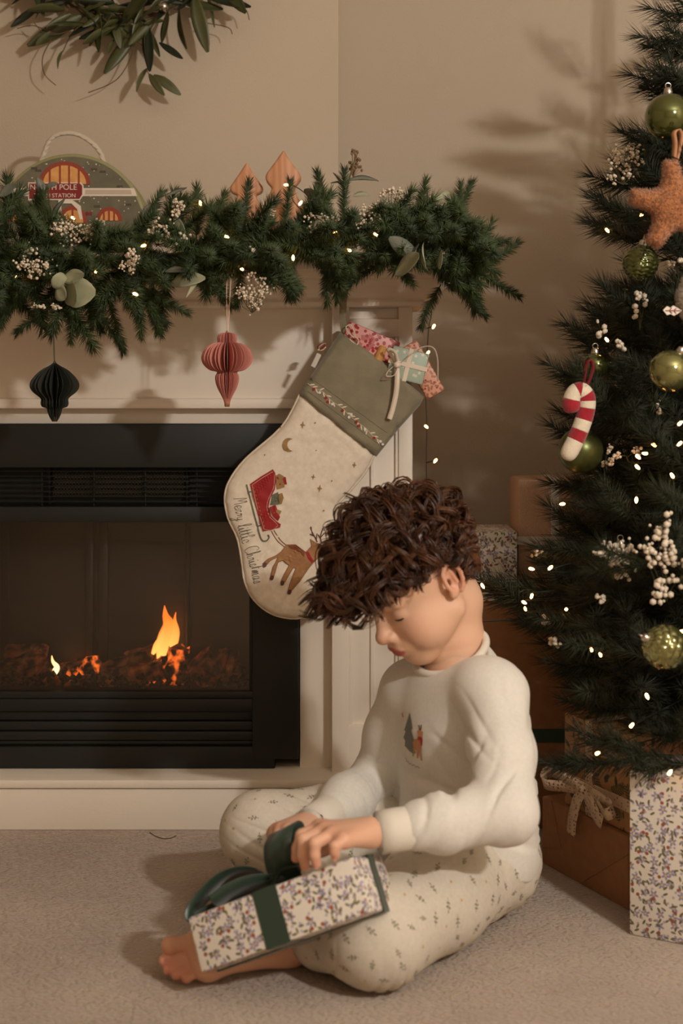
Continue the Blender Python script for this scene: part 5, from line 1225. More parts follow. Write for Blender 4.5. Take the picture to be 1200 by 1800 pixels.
def cornerbox(c, a, b, la, lb, h): return frame4(Vector(c) + a * la / 2 + b * lb / 2 + up * h / 2, a, b, up), (la, lb, h)
m4, s = cornerbox((0.350, 2.488, 0.0), e_, n_, 0.25, 0.27, 0.118); g = gift('wrapped_gift', 'low plain kraft gift on carpet under the lace-tied gift', m4, s, m_kraft, group=UG)
c0 = Vector((0.350, 2.488, 0)) - n_ * 0.0008
for a, b in (((0.25, 0.09), (0.12, 0.004)), ((0.0, 0.03), (0.06, 0.045)), ((0.06, 0.045), (0.03, 0.118))):
    mk('paper_fold', *strip([c0 + e_ * a[0] + up * a[1], c0 + e_ * b[0] + up * b[1]], -n_, 0.0012, 0.0012), m_kraft, g)
def lace_mat():
    m = bpy.data.materials.new('lace'); m.use_nodes = True; nt = m.node_tree; N = nt.nodes; L = nt.links; b = N['Principled BSDF']; b.inputs['Base Color'].default_value = srgb(228, 200, 170); b.inputs['Roughness'].default_value = 0.8
    tc = N.new('ShaderNodeTexCoord'); v = N.new('ShaderNodeTexVoronoi'); v.inputs['Scale'].default_value = 170; v.inputs['Randomness'].default_value = 0.45; L.new(tc.outputs['Object'], v.inputs['Vector'])
    g = N.new('ShaderNodeMath'); g.operation = 'GREATER_THAN'; g.inputs[1].default_value = 0.33; L.new(v.outputs['Distance'], g.inputs[0]); L.new(g.outputs[0], b.inputs['Alpha'])
    return m
m_lace = lace_mat()
c1 = Vector((0.381, 2.438, 0.1185)); m4, s = cornerbox(c1, e_, n_, 0.19, 0.14, 0.157)
g = gift('wrapped_gift', 'botanical kraft gift tied with cream lace bow', m4, s, kflo, [(0, 0.075 - 0.095, 0.02), (2, 0.045 - 0.0785, 0.02)], m_lace, UG)
k0 = c1 - n_ * 0.006 + e_ * 0.078 + up * 0.045
for nm, pts_ in (('bow_loop', [(0, 0, 0), (-0.04, 0.02, 0.012), (-0.088, 0.018, 0.010), (-0.085, 0.03, -0.008), (-0.04, 0.014, -0.004), (0, 0.004, 0)]), ('bow_loop', [(0, 0, 0), (0.05, 0.02, 0.008), (0.1, 0.02, 0.0), (0.095, 0.03, -0.012), (0.05, 0.014, -0.008), (0, 0.004, 0)])):
    mk(nm, *strip(smoothpts([k0 + e_ * a - n_ * b + up * c for a, b, c in pts_], 5), -n_ * 0.3 + up, 0.02, 0.0005), m_lace, g, True)
for pts_ in ([(0, 0.006, 0), (-0.012, 0.012, -0.02), (-0.026, 0.012, -0.055), (-0.03, 0.012, -0.082)], [(0, 0.006, 0), (0.03, 0.014, -0.012), (0.048, 0.014, -0.03), (0.062, 0.014, -0.036)]):
    mk('ribbon_tail', *strip(smoothpts([k0 + e_ * a - n_ * b + up * c for a, b, c in pts_], 5), e_ + up * (0.0 if pts_[-1][0] < 0 else 0.8), 0.024, 0.0005), m_lace, g, True)
mk('bow_knot', *lathe([(0.002, -0.009), (0.008, -0.006), (0.009, 0.004), (0.002, 0.009)], 10, k0 - n_ * 0.006), m_lace, g, True)
a_ = Vector((0.87, -0.49, 0)).normalized(); b2 = Vector((0.49, 0.87, 0)).normalized()
m4, s = cornerbox((0.4366, 2.161, 0), a_, b2, 0.2, 0.12, 0.252); gift('wrapped_gift', 'tall lavender flowered gift standing on the carpet', m4, s, lav, group=UG)
# ------------------------------------------------------------ the child
NB = np.random.default_rng(21)
v3 = lambda p: np.array(p, float)
EAR = P(786, 1022, 2.10); hy, hp = math.radians(60), math.radians(35)
HF = v3((-math.cos(hp) * math.sin(hy), -math.cos(hp) * math.cos(hy), -math.sin(hp))); HL = v3((math.cos(hy), -math.sin(hy), 0)); HU = np.cross(HF, HL)
HU = v3((-math.sin(hp) * math.sin(hy), -math.sin(hp) * math.cos(hy), math.cos(hp)))
HO = v3(EAR) - 0.07 * HL; HR = np.stack([HF, HL, HU], 1)              # local -> world
toW = lambda V: np.asarray(V) @ HR.T + HO
toL = lambda p: (v3(p) - HO) @ HR
tyaw = math.radians(50); TF = v3((-math.sin(tyaw), -math.cos(tyaw), 0)); TL = v3((math.cos(tyaw), -math.sin(tyaw), 0)); TR = np.stack([TF, TL, v3((0, 0, 1))])
NBASE = v3(P(800, 1140, 2.20))
SHL, SHR = v3(P(872, 1222, 2.09)), v3(P(720, 1216, 2.25))
ELL, WRL = v3(P(888, 1428, 1.97)), v3(P(668, 1463, 1.93))
ELR, WRR = v3(P(668, 1368, 2.31)), v3(P(550, 1450, 2.14))
PEL = v3((0.188, 2.26, 0.09)); HIL = PEL + 0.068 * TL; HIR = PEL - 0.068 * TL
KNL, ANL = v3(P(662, 1642, 1.965)), v3(P(500, 1645, 2.07))
KNR, ANR = v3(P(458, 1462, 2.22)), v3((0.03, 2.12, 0.05))
PERSON = thing('person', 'child in cream long-sleeved top and sprig-print trousers sitting cross-legged on the carpet', 'person', (0.2, 2.2, 0))

# --- head and neck (local: x forward, y left, z up)
H = SDF((-0.125, -0.105, -0.19), (0.135, 0.105, 0.145), 0.002)
H.ell((0.0, 0, 0.045), (0.092, 0.073, 0.08))
H.ell((0.034, 0, -0.015), (0.058, 0.056, 0.076), 0.03)
for s in (-1, 1):
    H.cone((0.005, s * 0.048, -0.05), (0.06, s * 0.014, -0.086), 0.02, 0.018, 0.03)
    H.ell((0.052, s * 0.034, -0.045), (0.033, 0.028, 0.032), 0.025)
H.ell((0.066, 0, -0.088), (0.024, 0.024, 0.02), 0.02)
H.ell((0.05, 0, 0.045), (0.045, 0.055, 0.04), 0.03)
for s in (-1, 1): H.ell((0.098, s * 0.031, 0.001), (0.016, 0.018, 0.013), 0.014, sub=True)
for s in (-1, 1):
    H.ell((0.0725, s * 0.031, -0.003), (0.0145, 0.0155, 0.0135), 0.005)
    H.cone((0.088, s * 0.016, 0.019), (0.078, s * 0.046, 0.018), 0.006, 0.005, 0.014)
H.cone((0.088, 0, 0.006), (0.104, 0, -0.03), 0.007, 0.009, 0.014)
H.ell((0.106, 0, -0.033), (0.0115, 0.0115, 0.0105), 0.008)
for s in (-1, 1):
    H.ell((0.0985, s * 0.0115, -0.0365), (0.0085, 0.0065, 0.0070), 0.005)
    H.ell((0.102, s * 0.006, -0.0455), (0.004, 0.0035, 0.004), 0.002, sub=True)
H.ell((0.086, 0, -0.058), (0.017, 0.026, 0.017), 0.014)
H.ell((0.0985, 0, -0.0595), (0.0075, 0.019, 0.0048), 0.004)
H.ell((0.0965, 0, -0.0685), (0.0075, 0.016, 0.0058), 0.004)
H.cone((0.107, -0.020, -0.0645), (0.109, 0, -0.0635), 0.0022, 0.0022, 0.002, sub=True)
H.cone((0.107, 0.020, -0.0645), (0.109, 0, -0.0635), 0.0022, 0.0022, 0.002, sub=True)
for s in (-1, 1):                                                     # ears
    R = [(math.cos(0.35), s * math.sin(0.35), 0), (-s * math.sin(0.35), math.cos(0.35), 0), (0, 0, 1)]
    c = np.array((-0.004, s * 0.074, 0.002))
    H.ell(c, (0.0155, 0.005, 0.0265), 0.006, R); H.ell(c + (0.006, -s * 0.001, -0.022), (0.009, 0.005, 0.009), 0.005, R)
    rim = [c + np.array((0.0145 * math.cos(a) - 0.002 - 0.003 * math.sin(a), s * (0.0025 + 0.0055 * (1 - math.cos(a)) * 0.5), 0.0245 * math.sin(a))) for a in np.linspace(0.5, 4.4, 10)]
    H.chain(rim, [0.0034] * 10, 0.002)
    H.ell(c + (0.001, s * 0.0075, -0.001), (0.0088, 0.0085, 0.0175), 0.002, R, sub=True)
    H.cone(c + (-0.006, s * 0.001, 0.010), c + (-0.007, s * 0.002, -0.010), 0.0024, 0.0026, 0.002)
    H.ell(c + (0.003, s * 0.002, -0.004), (0.005, 0.008, 0.006), 0.002, R, sub=True)
    H.cone(c + (0.011, s * 0.001, 0.0), c + (0.0105, s * 0.002, -0.008), 0.0032, 0.0034, 0.003)
nb = toL(NBASE); H.chain([(-0.032, 0, -0.015), (-0.026, 0, -0.07), nb * 0.8 + v3((-0.026, 0, -0.07)) * 0.2, nb * 1.05], [0.044, 0.039, 0.041, 0.050], 0.018)
V, Q = H.mesh(); V = relax(V, Q, 1, 0.4)
def bump3(V, c, r): return np.exp(-(((V - np.array(c)) / np.array(r)) ** 2).sum(1))
skin = np.array(srgb(229, 184, 154)[:3]); red = np.array(srgb(206, 124, 100)[:3]); lip = np.array(srgb(186, 100, 86)[:3])
def blend(C, w, c): return C * (1 - w[:, None]) + c * w[:, None]
C = np.tile(skin, (len(V), 1))
for s in (-1, 1): C = blend(C, 0.3 * bump3(V, (0.07, s * 0.042, -0.035), (0.03, 0.022, 0.024)), red); C = blend(C, 0.6 * np.clip(bump3(V, (-0.012, s * 0.082, 0), (0.022, 0.01, 0.035)), 0, 1), red)
C = blend(C, 0.45 * bump3(V, (0.11, 0, -0.034), (0.014, 0.014, 0.012)), red)
lm = np.clip((((V - np.array((0.1, 0, -0.064))) / np.array((0.016, 0.0205, 0.0105))) ** 2).sum(1), 0, 2); C = blend(C, np.clip((1.15 - lm) / 0.4, 0, 1) * (V[:, 0] > 0.088), lip)
HEADV, HEADQ, HEADC = toW(V), Q, C
brow_l = []

# --- hands
def skinmix(V, spots, w0=0.15):
    C = np.tile(skin * 1.0, (len(V), 1)); C = blend(C, np.full(len(V), w0), red)
    for c, r in spots: C = blend(C, 0.5 * np.exp(-(((V - v3(c)) / r) ** 2).sum(1)), red)
    return C
def hand(wr, el, knuck, pips, tips, thumb, h=0.0016):
    pts = np.array([wr] + list(knuck) + list(pips) + list(tips) + list(thumb)); lo, hi = pts.min(0) - 0.03, pts.max(0) + 0.03
    fdir = (el - wr) / np.linalg.norm(el - wr); fo = wr + fdir * 0.06; lo = np.minimum(lo, fo - 0.04); hi = np.maximum(hi, fo + 0.04)
    s = SDF(lo, hi, h); s.cone(fo, wr, 0.024, 0.019)
    for k in knuck: s.cone(wr * 0.75 + np.array(k) * 0.25, k, 0.0155, 0.0105, 0.012)
    s.cone(knuck[0], knuck[3], 0.010, 0.0085, 0.010)
    for a, b, c, r in zip(knuck, pips, tips, (0.0082, 0.0086, 0.0082, 0.0072)):
        dip = np.array(b) * 0.45 + np.array(c) * 0.55 + (np.array(b) - np.array(a)) * 0.06
        s.chain([a, b, dip, c], [r * 1.12, r, r * 0.9, r * 0.8], 0.003)
    s.chain(thumb, [0.014, 0.0105, 0.009, 0.0078][:len(thumb)], 0.006)
    V, Q = s.mesh(); V = relax(V, Q, 1, 0.4)
    return V, Q, skinmix(V, [(c, 0.012) for c in tips] + [(c, 0.010) for c in knuck])
kl = [v3(P(x, y, d)) for x, y, d in ((562, 1455, 1.922), (570, 1460, 1.902), (583, 1467, 1.884), (604, 1477, 1.870))]
pl_ = [v3(P(x, y, d)) for x, y, d in ((530, 1468, 1.915), (533, 1476, 1.892), (553, 1482, 1.868), (588, 1488, 1.855))]
tl_ = [v3(P(x, y, d)) for x, y, d in ((520, 1508, 1.908), (536, 1522, 1.888), (556, 1518, 1.868), (589, 1504, 1.856))]
thl = [v3(P(x, y, d)) for x, y, d in ((640, 1462, 1.945), (600, 1475, 1.945), (570, 1492, 1.94), (550, 1504, 1.935))]
HA = hand(WRL, ELL, kl, pl_, tl_, thl)
kr = [v3(P(x, y, d)) for x, y, d in ((508, 1462, 2.02), (494, 1458, 2.035), (485, 1460, 2.05), (482, 1466, 2.065))]
pr_ = [v3(P(x, y, d)) for x, y, d in ((498, 1482, 1.99), (484, 1480, 2.005), (478, 1480, 2.025), (476, 1484, 2.05))]
tr_ = [v3(P(x, y, d)) for x, y, d in ((510, 1506, 1.975), (498, 1506, 1.985), (488, 1504, 2.0), (484, 1504, 2.03))]
thr = [v3(P(x, y, d)) for x, y, d in ((548, 1462, 2.09), (536, 1474, 2.05), (528, 1488, 2.01), (524, 1502, 1.985))]
HB = hand(WRR, ELR, kr, pr_, tr_, thr)

# --- left shin, ankle and bare foot
s = SDF((-0.31, 1.93, 0.0), (0.06, 2.13, 0.12), 0.002)
s.cone(KNL * 0.5 + ANL * 0.5, ANL, 0.036, 0.026)
HEEL, BALL1, BALL2 = v3(P(505, 1660, 2.045)), v3(P(352, 1660, 2.0)), v3(P(365, 1698, 1.985))
s.cone(ANL, HEEL, 0.026, 0.026, 0.02); s.cone(HEEL, BALL1, 0.026, 0.018, 0.02); s.cone(HEEL, BALL2, 0.024, 0.017, 0.02); s.cone(BALL1, BALL2, 0.0185, 0.017, 0.02)
toes = [((338, 1657, 2.0), (300, 1662, 1.995), 0.0135), ((338, 1678, 1.995), (289, 1688, 1.99), 0.0085), ((342, 1690, 1.99), (296, 1703, 1.985), 0.008), ((348, 1700, 1.985), (310, 1713, 1.98), 0.0078), ((356, 1706, 1.98), (328, 1719, 1.975), 0.0078)]
for a, b, r in toes: s.chain([v3(P(*a)), v3(P(*a)) * 0.45 + v3(P(*b)) * 0.55, v3(P(*b))], [r * 0.95, r * 0.78, r * 1.02], 0.0015)
X_, Y_, Z_ = s.coords(); s.f = np.maximum(s.f, (0.003 - Z_))
V, Q = s.mesh(); V = relax(V, Q, 1, 0.4)
FT = (V, Q, skinmix(V, [(v3(P(*b)), 0.016) for a, b, r in toes] + [(BALL1, 0.02), (HEEL, 0.03)]))
# --- the rest of the body under the clothes
s = SDF((-0.2, 1.86, 0.0), (0.4, 2.45, 0.5), 0.007)
s.ell((0.19, 2.2, 0.28), (0.07, 0.10, 0.12), 0.03, TR); s.ell(PEL + (0, 0, 0.02), (0.08, 0.105, 0.08), 0.05, TR); s.cone((0.2, 2.22, 0.12), (0.19, 2.2, 0.3), 0.08, 0.08, 0.04); s.cone(NBASE, (0.185, 2.2, 0.36), 0.046, 0.06, 0.03)
for a, b, c in ((SHL, ELL, WRL), (SHR, ELR, WRR)): s.chain([NBASE * 0.3 + a * 0.7 - (0, 0, 0.02), a, b, c * 0.7 + b * 0.3], [0.034, 0.032, 0.026, 0.02], 0.02)
s.chain([HIL, KNL, KNL * 0.4 + ANL * 0.6], [0.065, 0.045, 0.03], 0.02); s.chain([HIR, KNR, ANR, ANR + (0.09, -0.03, -0.02)], [0.065, 0.045, 0.028, 0.022], 0.02)
X_, Y_, Z_ = s.coords(); s.f = np.maximum(s.f, (0.008 - Z_)); V, Q = s.mesh(); IN = (V, Q, np.tile(skin, (len(V), 1)))
Vs, Qs, Cs, o = [], [], [], 0
for V, Q, C in ((HEADV, HEADQ, HEADC), HA, HB, FT, IN): Vs.append(V); Qs.append(Q + o); Cs.append(C); o += len(V)
def skin_mat():
    m = M('skin', srgb(206, 148, 116), 0.5, sss=0.12, bump=(700, 0.00015)); nt = m.node_tree; a = nt.nodes.new('ShaderNodeVertexColor'); a.layer_name = 'tint'; nt.links.new(a.outputs[0], nt.nodes['Principled BSDF'].inputs['Base Color']); return m
bodyo = mk('body', np.concatenate(Vs), np.concatenate(Qs), skin_mat(), PERSON, True)
ca = bodyo.data.color_attributes.new('tint', 'FLOAT_COLOR', 'POINT'); CC = np.concatenate(Cs); ca.data.foreach_set('color', np.c_[CC, np.ones(len(CC))].astype(np.float32).ravel())
# lashes, brows, nails
m_lash = M('lash', srgb(40, 26, 20), 0.6); m_brow = M('brow', srgb(96, 62, 44), 0.7)
for sd in (1, -1):
    arcp = [(0.0725 + 0.0150 * math.cos(a) * math.cos(0.62), sd * 0.031 + 0.0158 * math.sin(a), -0.003 - 0.0137 * math.sin(0.62) * (0.55 + 0.45 * math.cos(a))) for a in np.linspace(-0.95, 1.0, 10)]
    mk('eyelashes', *tube(toW(arcp).tolist(), [0.0006, 0.0012, 0.0015, 0.0016, 0.0016, 0.0016, 0.0016, 0.0015, 0.0012, 0.0006], 6), m_lash, bodyo, True)
    bv = BVHTree.FromPolygons([tuple(v) for v in HEADV], [tuple(q) for q in HEADQ])
    hs_ = []
    for i in range(46):
        t = NB.random(); o_ = v3((0.13, sd * (0.014 + 0.036 * t), 0.022 + 0.006 * math.sin(t * 2.2) - 0.004 * t + NB.normal() * 0.0016)); hit = bv.ray_cast(Vector(toW(o_)), Vector(-HF))
        if hit[0] is not None:
            p = hit[0] + hit[1] * 0.0004; d = Vector(HL * sd * 0.8 + HU * (0.35 - 0.5 * t)) * 0.006; hs_.append(tube([p, p + d * 0.5 + hit[1] * 0.0006, p + d], [0.0004, 0.0004, 0.0002], 3))
    if hs_: mk('eyebrow', *joinvf(hs_), m_brow, bodyo)
m_nail = M('nail', srgb(222, 170, 146), 0.3)
for tips, pips in ((tl_, pl_),):
    for c, b in zip(tips[1:], pips[1:]):
        d = (c - b) / np.linalg.norm(c - b); nrm = np.cross(d, (0.3, 0.2, -0.9)); nrm = v3((-0.45, -0.85, 0.1)); nrm -= d * (nrm @ d); nrm /= np.linalg.norm(nrm); sdv = np.cross(d, nrm)
        pc = c + nrm * 0.0052; V = []
        for i in range(4):
            for j in range(4): u, w = i / 3 - 0.4, j / 3 - 0.5; V.append(pc + d * u * 0.009 + sdv * w * 0.008 - nrm * (w * w) * 0.006)
        mk('fingernail', V, [(i * 4 + j, i * 4 + j + 1, i * 4 + j + 5, i * 4 + j + 4) for i in range(3) for j in range(3)], m_nail, bodyo, True)

# --- shirt
S_ = SDF((-0.07, 1.87, 0.02), (0.40, 2.44, 0.48), 0.0032)
S_.ell((0.186, 2.19, 0.315), (0.088, 0.118, 0.105), 0.0, TR); S_.ell((0.198, 2.215, 0.20), (0.096, 0.118, 0.12), 0.05, TR); S_.ell((0.194, 2.230, 0.105), (0.105, 0.124, 0.082), 0.05, TR)
S_.cone(SHL + (-0.02, 0.02, 0.004), SHR + (0.02, -0.02, 0.004), 0.048, 0.048, 0.03); S_.cone(NBASE + (0.006, 0.006, -0.036), (0.19, 2.2, 0.36), 0.060, 0.072, 0.03)
for a, b, c in ((SHL, ELL, WRL), (SHR, ELR, WRR)):
    e = b + (c - b) * 0.70; S_.chain([a, a * 0.5 + b * 0.5, b, b * 0.5 + c * 0.5, e], [0.049, 0.045, 0.040, 0.037, 0.033], 0.03)
NAX = v3((-0.36, -0.30, 0.86)); NAX /= np.linalg.norm(NAX); NC = v3(P(792, 1147, 2.185))
S_.cone(NC + NAX * 0.002, NC + NAX * 0.12, 0.055, 0.080, 0.006, sub=True)
x, y, z = S_.coords(); hz = (z - (0.050 + 0.012 * np.sin(30 * x + 22 * y))); S_.f = np.maximum(S_.f, -hz * 0.9)
V, Q = S_.mesh(); V = relax(V, Q, 2, 0.45)
V = crease(V, Q, [(ELL + v3((-0.035, 0, 0.025)), 0.05, (WRL - ELL) * 0.8 - (ELL - SHL) * 0.5, 0.018, 0.013, 1), (ELL * 0.45 + WRL * 0.55, 0.06, WRL - ELL + v3((0, 0, 0.12)), 0.026, 0.007, 2),
                 (SHL + v3((-0.05, -0.04, -0.07)), 0.05, (0.8, 0.1, 0.5), 0.022, 0.012, 4), (ELR, 0.06, (WRR - ELR) - (ELR - SHR) * 0.3, 0.016, 0.011, 5), (ELR * 0.4 + WRR * 0.6, 0.06, WRR - ELR, 0.016, 0.004, 6), ((0.13, 2.12, 0.17), 0.08, (0.25, -0.1, 1), 0.036, 0.012, 7),
                 ((0.27, 2.19, 0.14), 0.09, (0.5, 0.1, 1), 0.024, 0.013, 8), ((0.285, 2.2, 0.24), 0.07, (0.6, 0.2, 1.0), 0.022, 0.011, 9), (SHL * 0.75 + ELL * 0.25 + v3((0.02, -0.02, 0)), 0.06, (1.0, 0.2, -0.35), 0.03, 0.006, 11)])
V = relax(V, Q, 1, 0.4)
m_jersey = M('cream_jersey', srgb(226, 222, 213), 0.85, noise=(200, srgb(221, 216, 206)), bump=(900, 0.0003), sheen=0.15)
m_rib = M('ribbed_jersey', srgb(228, 220, 206), 0.85, bump=(600, 0.0006), sheen=0.15)
shirt = mk('shirt', V, Q, m_jersey, PERSON, True)
sbv = BVHTree.FromPolygons([tuple(v) for v in V], [tuple(q) for q in Q])
u1 = np.cross(NAX, (0, 0, 1)); u1 /= np.linalg.norm(u1); u2 = np.cross(NAX, u1)
ring = [NC + (u1 * math.cos(a) + u2 * math.sin(a)) * 0.0575 + NAX * 0.001 for a in np.linspace(0, 2 * PI, 40, endpoint=False)]
mk('collar', *tube(ring, 0.0062, 10, closed=True), m_rib, shirt, True)
for b, c in ((ELL, WRL), (ELR, WRR)):
    d = (c - b) / np.linalg.norm(c - b); L = np.linalg.norm(c - b); pts = [b + d * L * 0.72, b + d * L * 0.76, b + d * L * 0.9, b + d * (L + 0.002), b + d * (L + 0.004), b + d * (L + 0.001)]
    mk('cuff', *tube([tuple(p) for p in pts], [0.026, 0.0290, 0.0290, 0.0285, 0.027, 0.022], 28, cap=True), m_rib, shirt, True)
def decal(name, poly, mat, off=0.0006, step=3.0):
    """flat print laid on the shirt (polygon in photo pixels, dropped onto the cloth)"""
    pts, tris, _ = filltri(poly, step); W = []
    for p in pts:
        d = Vector(P(p[0], p[1], 1.0)) - Vector((0, 0, CAMH)); h = sbv.ray_cast(Vector((0, 0, CAMH)), d.normalized())
        W.append(h[0] + h[1] * off if h[0] is not None else None)
    F = [t for t in tris if all(W[i] is not None for i in t)]
    W = [w if w is not None else Vector((0.2, 2.2, 0.2)) for w in W]
    return mk(name, [tuple(w) for w in W], F, mat, shirt)
K4 = lambda q: [(540 + a / 2.727, 1080 + b / 2.727) for a, b in q]
decal('tree_print', K4([(492, 470), (500, 510), (505, 545), (500, 560), (512, 600), (505, 615), (520, 665), (505, 665), (490, 655), (478, 640), (468, 630), (470, 605), (462, 590), (472, 560), (466, 555), (476, 520)]), M('print_grey_green', srgb(120, 124, 116), 0.85), step=4)
decal('reindeer_print', K4([(502, 595), (525, 598), (532, 580), (528, 560), (540, 550), (556, 565), (552, 590), (550, 625), (548, 660), (552, 700), (545, 700), (538, 660), (532, 690), (526, 690), (524, 650), (516, 650), (510, 680), (505, 680), (510, 640)]), M('print_tan', srgb(190, 138, 94), 0.85), step=4)
decal('scarf_print', K4([(532, 585), (552, 588), (554, 602), (552, 628), (545, 628), (543, 604), (532, 598)]), M('print_red', srgb(176, 44, 48), 0.85), 0.001, 3)
decal('antler_print', K4([(537, 555), (533, 530), (537, 530), (541, 550), (546, 528), (550, 528), (547, 556)]), M('print_brown', srgb(120, 84, 60), 0.85), 0.0008, 3)
decal('moon_print', K4([(462, 466), (458, 478), (464, 492), (459, 492), (453, 478)]), MATS['print_tan'], 0.0008, 3)
sq = [(470, 686), (478, 694), (474, 702), (486, 706), (490, 716), (498, 712), (504, 724), (512, 718), (520, 730), (530, 726), (540, 736)]
decal('script_line_print', K4(sq + [(a, b + 3) for a, b in sq[::-1]]), M('print_grey', srgb(140, 134, 122), 0.85), 0.0006, 3)
for q in ([(880, 1255), (872, 1232), (884, 1222)], [(884, 1256), (888, 1228), (900, 1220), (898, 1236)], [(888, 1256), (902, 1240), (904, 1250)]): decal('hem_leaf_print', K4(q), MATS['print_brown'], 0.0008, 3)

# --- trousers
T_ = SDF((-0.22, 1.86, -0.004), (0.41, 2.43, 0.24), 0.003)
T_.ell(PEL + (0.006, 0.0, 0.004), (0.100, 0.118, 0.088), 0.0, TR)
T_.chain([HIL + v3((0.0, 0, 0.006)), HIL * 0.5 + KNL * 0.5 + v3((0, 0, 0.008)), KNL + v3((0.002, 0.0, 0.002))], [0.078, 0.077, 0.073], 0.03)
T_.chain([KNL, KNL * 0.45 + ANL * 0.55], [0.062, 0.05], 0.03)
T_.chain([HIR + v3((0, 0, 0.01)), HIR * 0.5 + KNR * 0.5 + v3((0, 0, 0.01)), KNR], [0.084, 0.074, 0.06], 0.03)
T_.chain([KNR, ANR], [0.054, 0.046], 0.03)
x, y, z = T_.coords(); T_.f = np.maximum(T_.f, 0.0025 - z)
V, Q = T_.mesh(); V = relax(V, Q, 2, 0.45)
V = crease(V, Q, [(KNR + v3((0.06, -0.04, 0.0)), 0.07, (0.5, 0.2, 1), 0.018, 0.006, 1), (HIL + v3((0.0, -0.02, 0.04)), 0.10, (1, 0.1, 0.25), 0.026, 0.007, 2), (KNL + v3((0.08, 0.03, 0.04)), 0.10, (0.9, 0.3, 0.6), 0.05, 0.004, 3),
                 (KNL + v3((0.0, 0.0, -0.05)), 0.06, (1, 0.2, 0.0), 0.018, 0.005, 4), (HIL + v3((0.05, -0.05, -0.03)), 0.09, (0.8, 0.3, 0.6), 0.05, 0.005, 5)])
V[:, 2] = np.maximum(V[:, 2], 0.0022); V = relax(V, Q, 1, 0.4)
tro = mk('trousers', V, Q, M('cream_cotton', srgb(212, 203, 187), 0.88, noise=(160, srgb(207, 197, 181)), bump=(900, 0.0003)), PERSON, True)
tbv = BVHTree.FromPolygons([tuple(v) for v in V], [tuple(q) for q in Q])
a, b, c, d_ = V[Q[:, 0]], V[Q[:, 1]], V[Q[:, 2]], V[Q[:, 3]]; cen = (a + b + c + d_) / 4; nrm = np.cross(c - a, d_ - b); nrm /= np.linalg.norm(nrm, axis=1, keepdims=True) + 1e-12
order = NB.permutation(len(cen)); chosen = []
for i in order:
    if cen[i][2] < 0.006 or nrm[i][2] < -0.6: continue
    if all(((cen[i] - cen[j]) ** 2).sum() > 0.026 ** 2 for j in chosen): chosen.append(i)
    if len(chosen) > 420: break
grn, yel = [], []
for i in chosen:
    n = nrm[i]; u = np.cross(n, NB.normal(size=3)); u /= np.linalg.norm(u); w = np.cross(n, u); p = cen[i]
    def on(a_, b_):
        q = p + u * a_ + w * b_; h = tbv.find_nearest(Vector(q)); return tuple(h[0] + Vector(n) * 0.0006)
    if NB.random() < 0.2: yel.append(([on(0.0026 * math.cos(t) * (1 if k % 2 else 0.55), 0.0026 * math.sin(t) * (1 if k % 2 else 0.55)) for k, t in enumerate(np.linspace(0, 2 * PI, 10, endpoint=False))], [tuple(range(10))]))
    else:
        sc = NB.uniform(0.8, 1.15)
        for (x0, y0, an, l) in ((0, 0.0065, 0, 0.0045), (-0.0005, 0.002, 0.9, 0.005), (0.0005, 0.001, -0.9, 0.005), (0, -0.003, 0.95, 0.0042), (0, -0.0038, -0.95, 0.0042)):
            dx, dy = -math.sin(an), math.cos(an); x0 *= sc; y0 *= sc; l *= sc; wd_ = l * 0.26
            grn.append(([on(x0, y0), on(x0 + dx * l * .5 + dy * wd_, y0 + dy * l * .5 - dx * wd_), on(x0 + dx * l, y0 + dy * l), on(x0 + dx * l * .5 - dy * wd_, y0 + dy * l * .5 + dx * wd_)], [(0, 1, 2, 3)]))
        grn.append(([on(-0.0003, -0.008 * sc), on(0.0003, -0.008 * sc), on(0.0003, 0.007 * sc), on(-0.0003, 0.007 * sc)], [(0, 1, 2, 3)]))
mk('sprig_print', *joinvf(grn), M('print_olive', srgb(120, 112, 84), 0.85), tro)['kind'] = 'stuff'
mk('flower_print', *joinvf(yel), M('print_mustard', srgb(206, 160, 92), 0.85), tro)['kind'] = 'stuff'

# --- curly hair: scalp cap plus curling strands
HC, HRr = v3((0.0, 0, 0.045)), v3((0.096, 0.077, 0.084))
bxs, bzs = [-.1, -.07, -.035, -.018, .004, .03, .055, .1], [-.05, -.045, -.012, .042, .036, .034, .055, .066]
hair_ok = lambda p: p[..., 2] > np.interp(p[..., 0], bxs, bzs)
G = np.array((0, 0, -1.0)) @ HR
C_ = SDF((-0.115, -0.095, -0.07), (0.115, 0.095, 0.145), 0.003)
C_.ell(HC, HRr + 0.006); C_.cone((-0.045, -0.025, -0.015), (-0.045, 0.025, -0.015), 0.040, 0.040, 0.02)
x, y, z = C_.coords(); C_.f = np.maximum(C_.f, (np.interp(x, bxs, bzs) - z) * 0.8 + 0 * y)
Vc, Qc = C_.mesh(); Vc = relax(Vc, Qc, 2, 0.5)
NL = 600; roots = []
while len(roots) < NL:
    v = NB.normal(size=3); v /= np.linalg.norm(v); p = HC + HRr * v
    if p[0] < -0.03 and p[2] < 0.02: p = p + v3((-0.006, 0, -0.012 * NB.random()))
    if hair_ok(p): roots.append(p)
roots = np.array(roots); CROWN = v3((-0.05, 0, 0.11)); KP = 18; NS = 10
allC, allR = [], []
